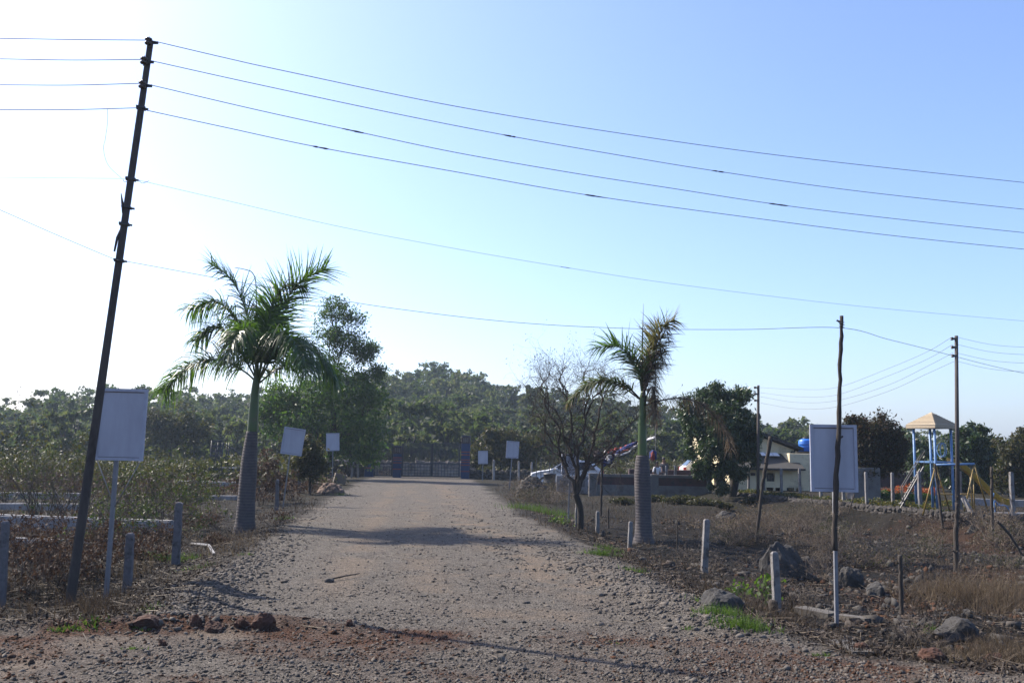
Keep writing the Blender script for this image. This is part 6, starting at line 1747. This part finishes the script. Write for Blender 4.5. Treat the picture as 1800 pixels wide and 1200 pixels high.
boulder('clod', 'low red earth lump under the green weeds', 228, 282, 1086, 1104, 'redrock', 17, 'clod')
boulder('stone', 'yellowish stone alone on the crossing road', 873, 893, 1152, 1163, 'slab', 18, 'stone')
boulder('stone', 'small reddish stone in the middle of the drive mouth', 604, 620, 1088, 1099, 'redrock', 19, 'stone')
for k, (a, b, w_, h_, lb) in enumerate([((1405, 1074), (1466, 1086), .28, .10, 'long stone slab on one side of the big board post'), ((1476, 1088), (1530, 1096), .2, .10, 'short stone slab on the other side of the big board post'), ((1475, 1128), (1518, 1150), .22, .05, 'thin flat slab lying at the road edge')]):
    A = ground(*a); C = ground(*b); up_ = Vector((0, 0, h_ / 2 - .02))
    shape('stone_slab', MB().bar(A + up_, C + up_, w_, h_), M['slab'], lb, 'slab')
A = ground(575, 1022); C = ground(632, 1013)
shape('fallen_stick', MB().tube([A + Vector((0, 0, .03)), A.lerp(C, .5) + Vector((0, 0, .045)), C + Vector((0, 0, .05))], [.012, .012, .007], 6), M['stick'], 'short dark stick lying on the drive', 'stick')
boulder('stone', 'pale flat stone at the end of the stick on the drive', 569, 587, 1015, 1023, 'slab', 20, 'stone')
# many smaller field stones on the right
rng = np.random.default_rng(91)
x, y = spots(16000, 10, 30, rng); road, sand, red, ash, far = masks(x, y)
keep = (x - road_r(y) > 1.0) & (rng.random(len(x)) < .30) & ((x < 8.5) | (y < wall_y(x) - .3))
stones('field_stones', x[keep], y[keep], np.minimum(rng.lognormal(-3.1, .6, keep.sum()), .14), 'darkstone', rng, 'grey stones strewn over the burnt ground and bank', .7, .35)
x, y = spots(60000, 11, 30, rng); road, sand, red, ash, far = masks(x, y)
keep = (x - road_r(y) > 1.5) & (rng.random(len(x)) < .04 + red * .5) & ((x < 8.5) | (y < wall_y(x) - .3))
stones('soil_clods', x[keep], y[keep], np.minimum(rng.lognormal(-3.6, .5, keep.sum()), .09), 'redclods', rng, 'brown and red clods broken out of the bank below the wall', .8, .3)
# gravel heap and pink rubble heap
def heap(name, px0, px1, ytop, ybase, Y, mat, size, label, seed, cat):
    rng = np.random.default_rng(seed)
    c0, c1 = at(px0, ybase, Y), at(px1, ybase, Y); cx_ = (c0.x + c1.x) / 2; R = (c1.x - c0.x) / 2; hz = at((px0 + px1) / 2, ytop, Y).z
    g = H(cx_, Y); n = 2600
    a = rng.random(n) * 6.283; q = np.sqrt(rng.random(n)) * (1 + .08 * np.sin(a * 5))
    x = cx_ + np.cos(a) * q * R; y = Y + np.sin(a) * q * R * .7; z = g + (hz - g) * np.clip(1 - q ** 1.9, 0, 1) * (.85 + .3 * fbm(x, y, .5, seed)) - .05
    v = ICO_V[None] * (1 + rng.normal(size=(n, 12, 1)) * .22) * (size * rng.lognormal(0, .4, n))[:, None, None]
    V = (v + np.stack([x, y, z], 1)[:, None, :]).reshape(-1, 3)
    F = (ICO_F[None] + (np.arange(n) * 12)[:, None, None]).reshape(-1, 3)
    nn = 24; pv = [(cx_, Y, g + .45 * (hz - g))]; pf = []
    for k in range(nn):
        t = 2 * math.pi * k / nn; pv.append((cx_ + math.cos(t) * R, Y + math.sin(t) * R * .7, g - .15)); pf.append((0, 1 + k, 1 + (k + 1) % nn))
    V = np.concatenate([V, np.array(pv)]); F = np.concatenate([F, np.array(pf) + n * 12])
    return tag(mesh_np(name, V, F, M[mat], None, rng.random(len(F))), label, cat)
heap('gravel_heap', 905, 966, 838, 862, 38.5, 'darkstone', .05, 'heap of dark gravel between the drive and the white car', 5, 'gravel heap')
heap('rubble_heap', 560, 602, 850, 860, 38.5, 'rubble', .06, 'low pinkish rubble heap under grey planks by the drive', 6, 'rubble heap')

# ------------------------------------------------------------------ air
hz = MB().box((0, 430, 16), (1500, 1040, 38)).build('haze', None)
m = bpy.data.materials.new('haze_air'); m.use_nodes = True; nt = m.node_tree; nt.nodes.clear()
pv = nt.nodes.new('ShaderNodeVolumePrincipled'); mo = nt.nodes.new('ShaderNodeOutputMaterial')
pv.inputs['Color'].default_value = (.66, .82, 1.0, 1); pv.inputs['Density'].default_value = .00042; pv.inputs['Anisotropy'].default_value = .25
nt.links.new(pv.outputs[0], mo.inputs['Volume']); hz.data.materials.append(m)
kind(hz, 'stuff', 'pale bluish morning haze hanging over the place', 'haze')
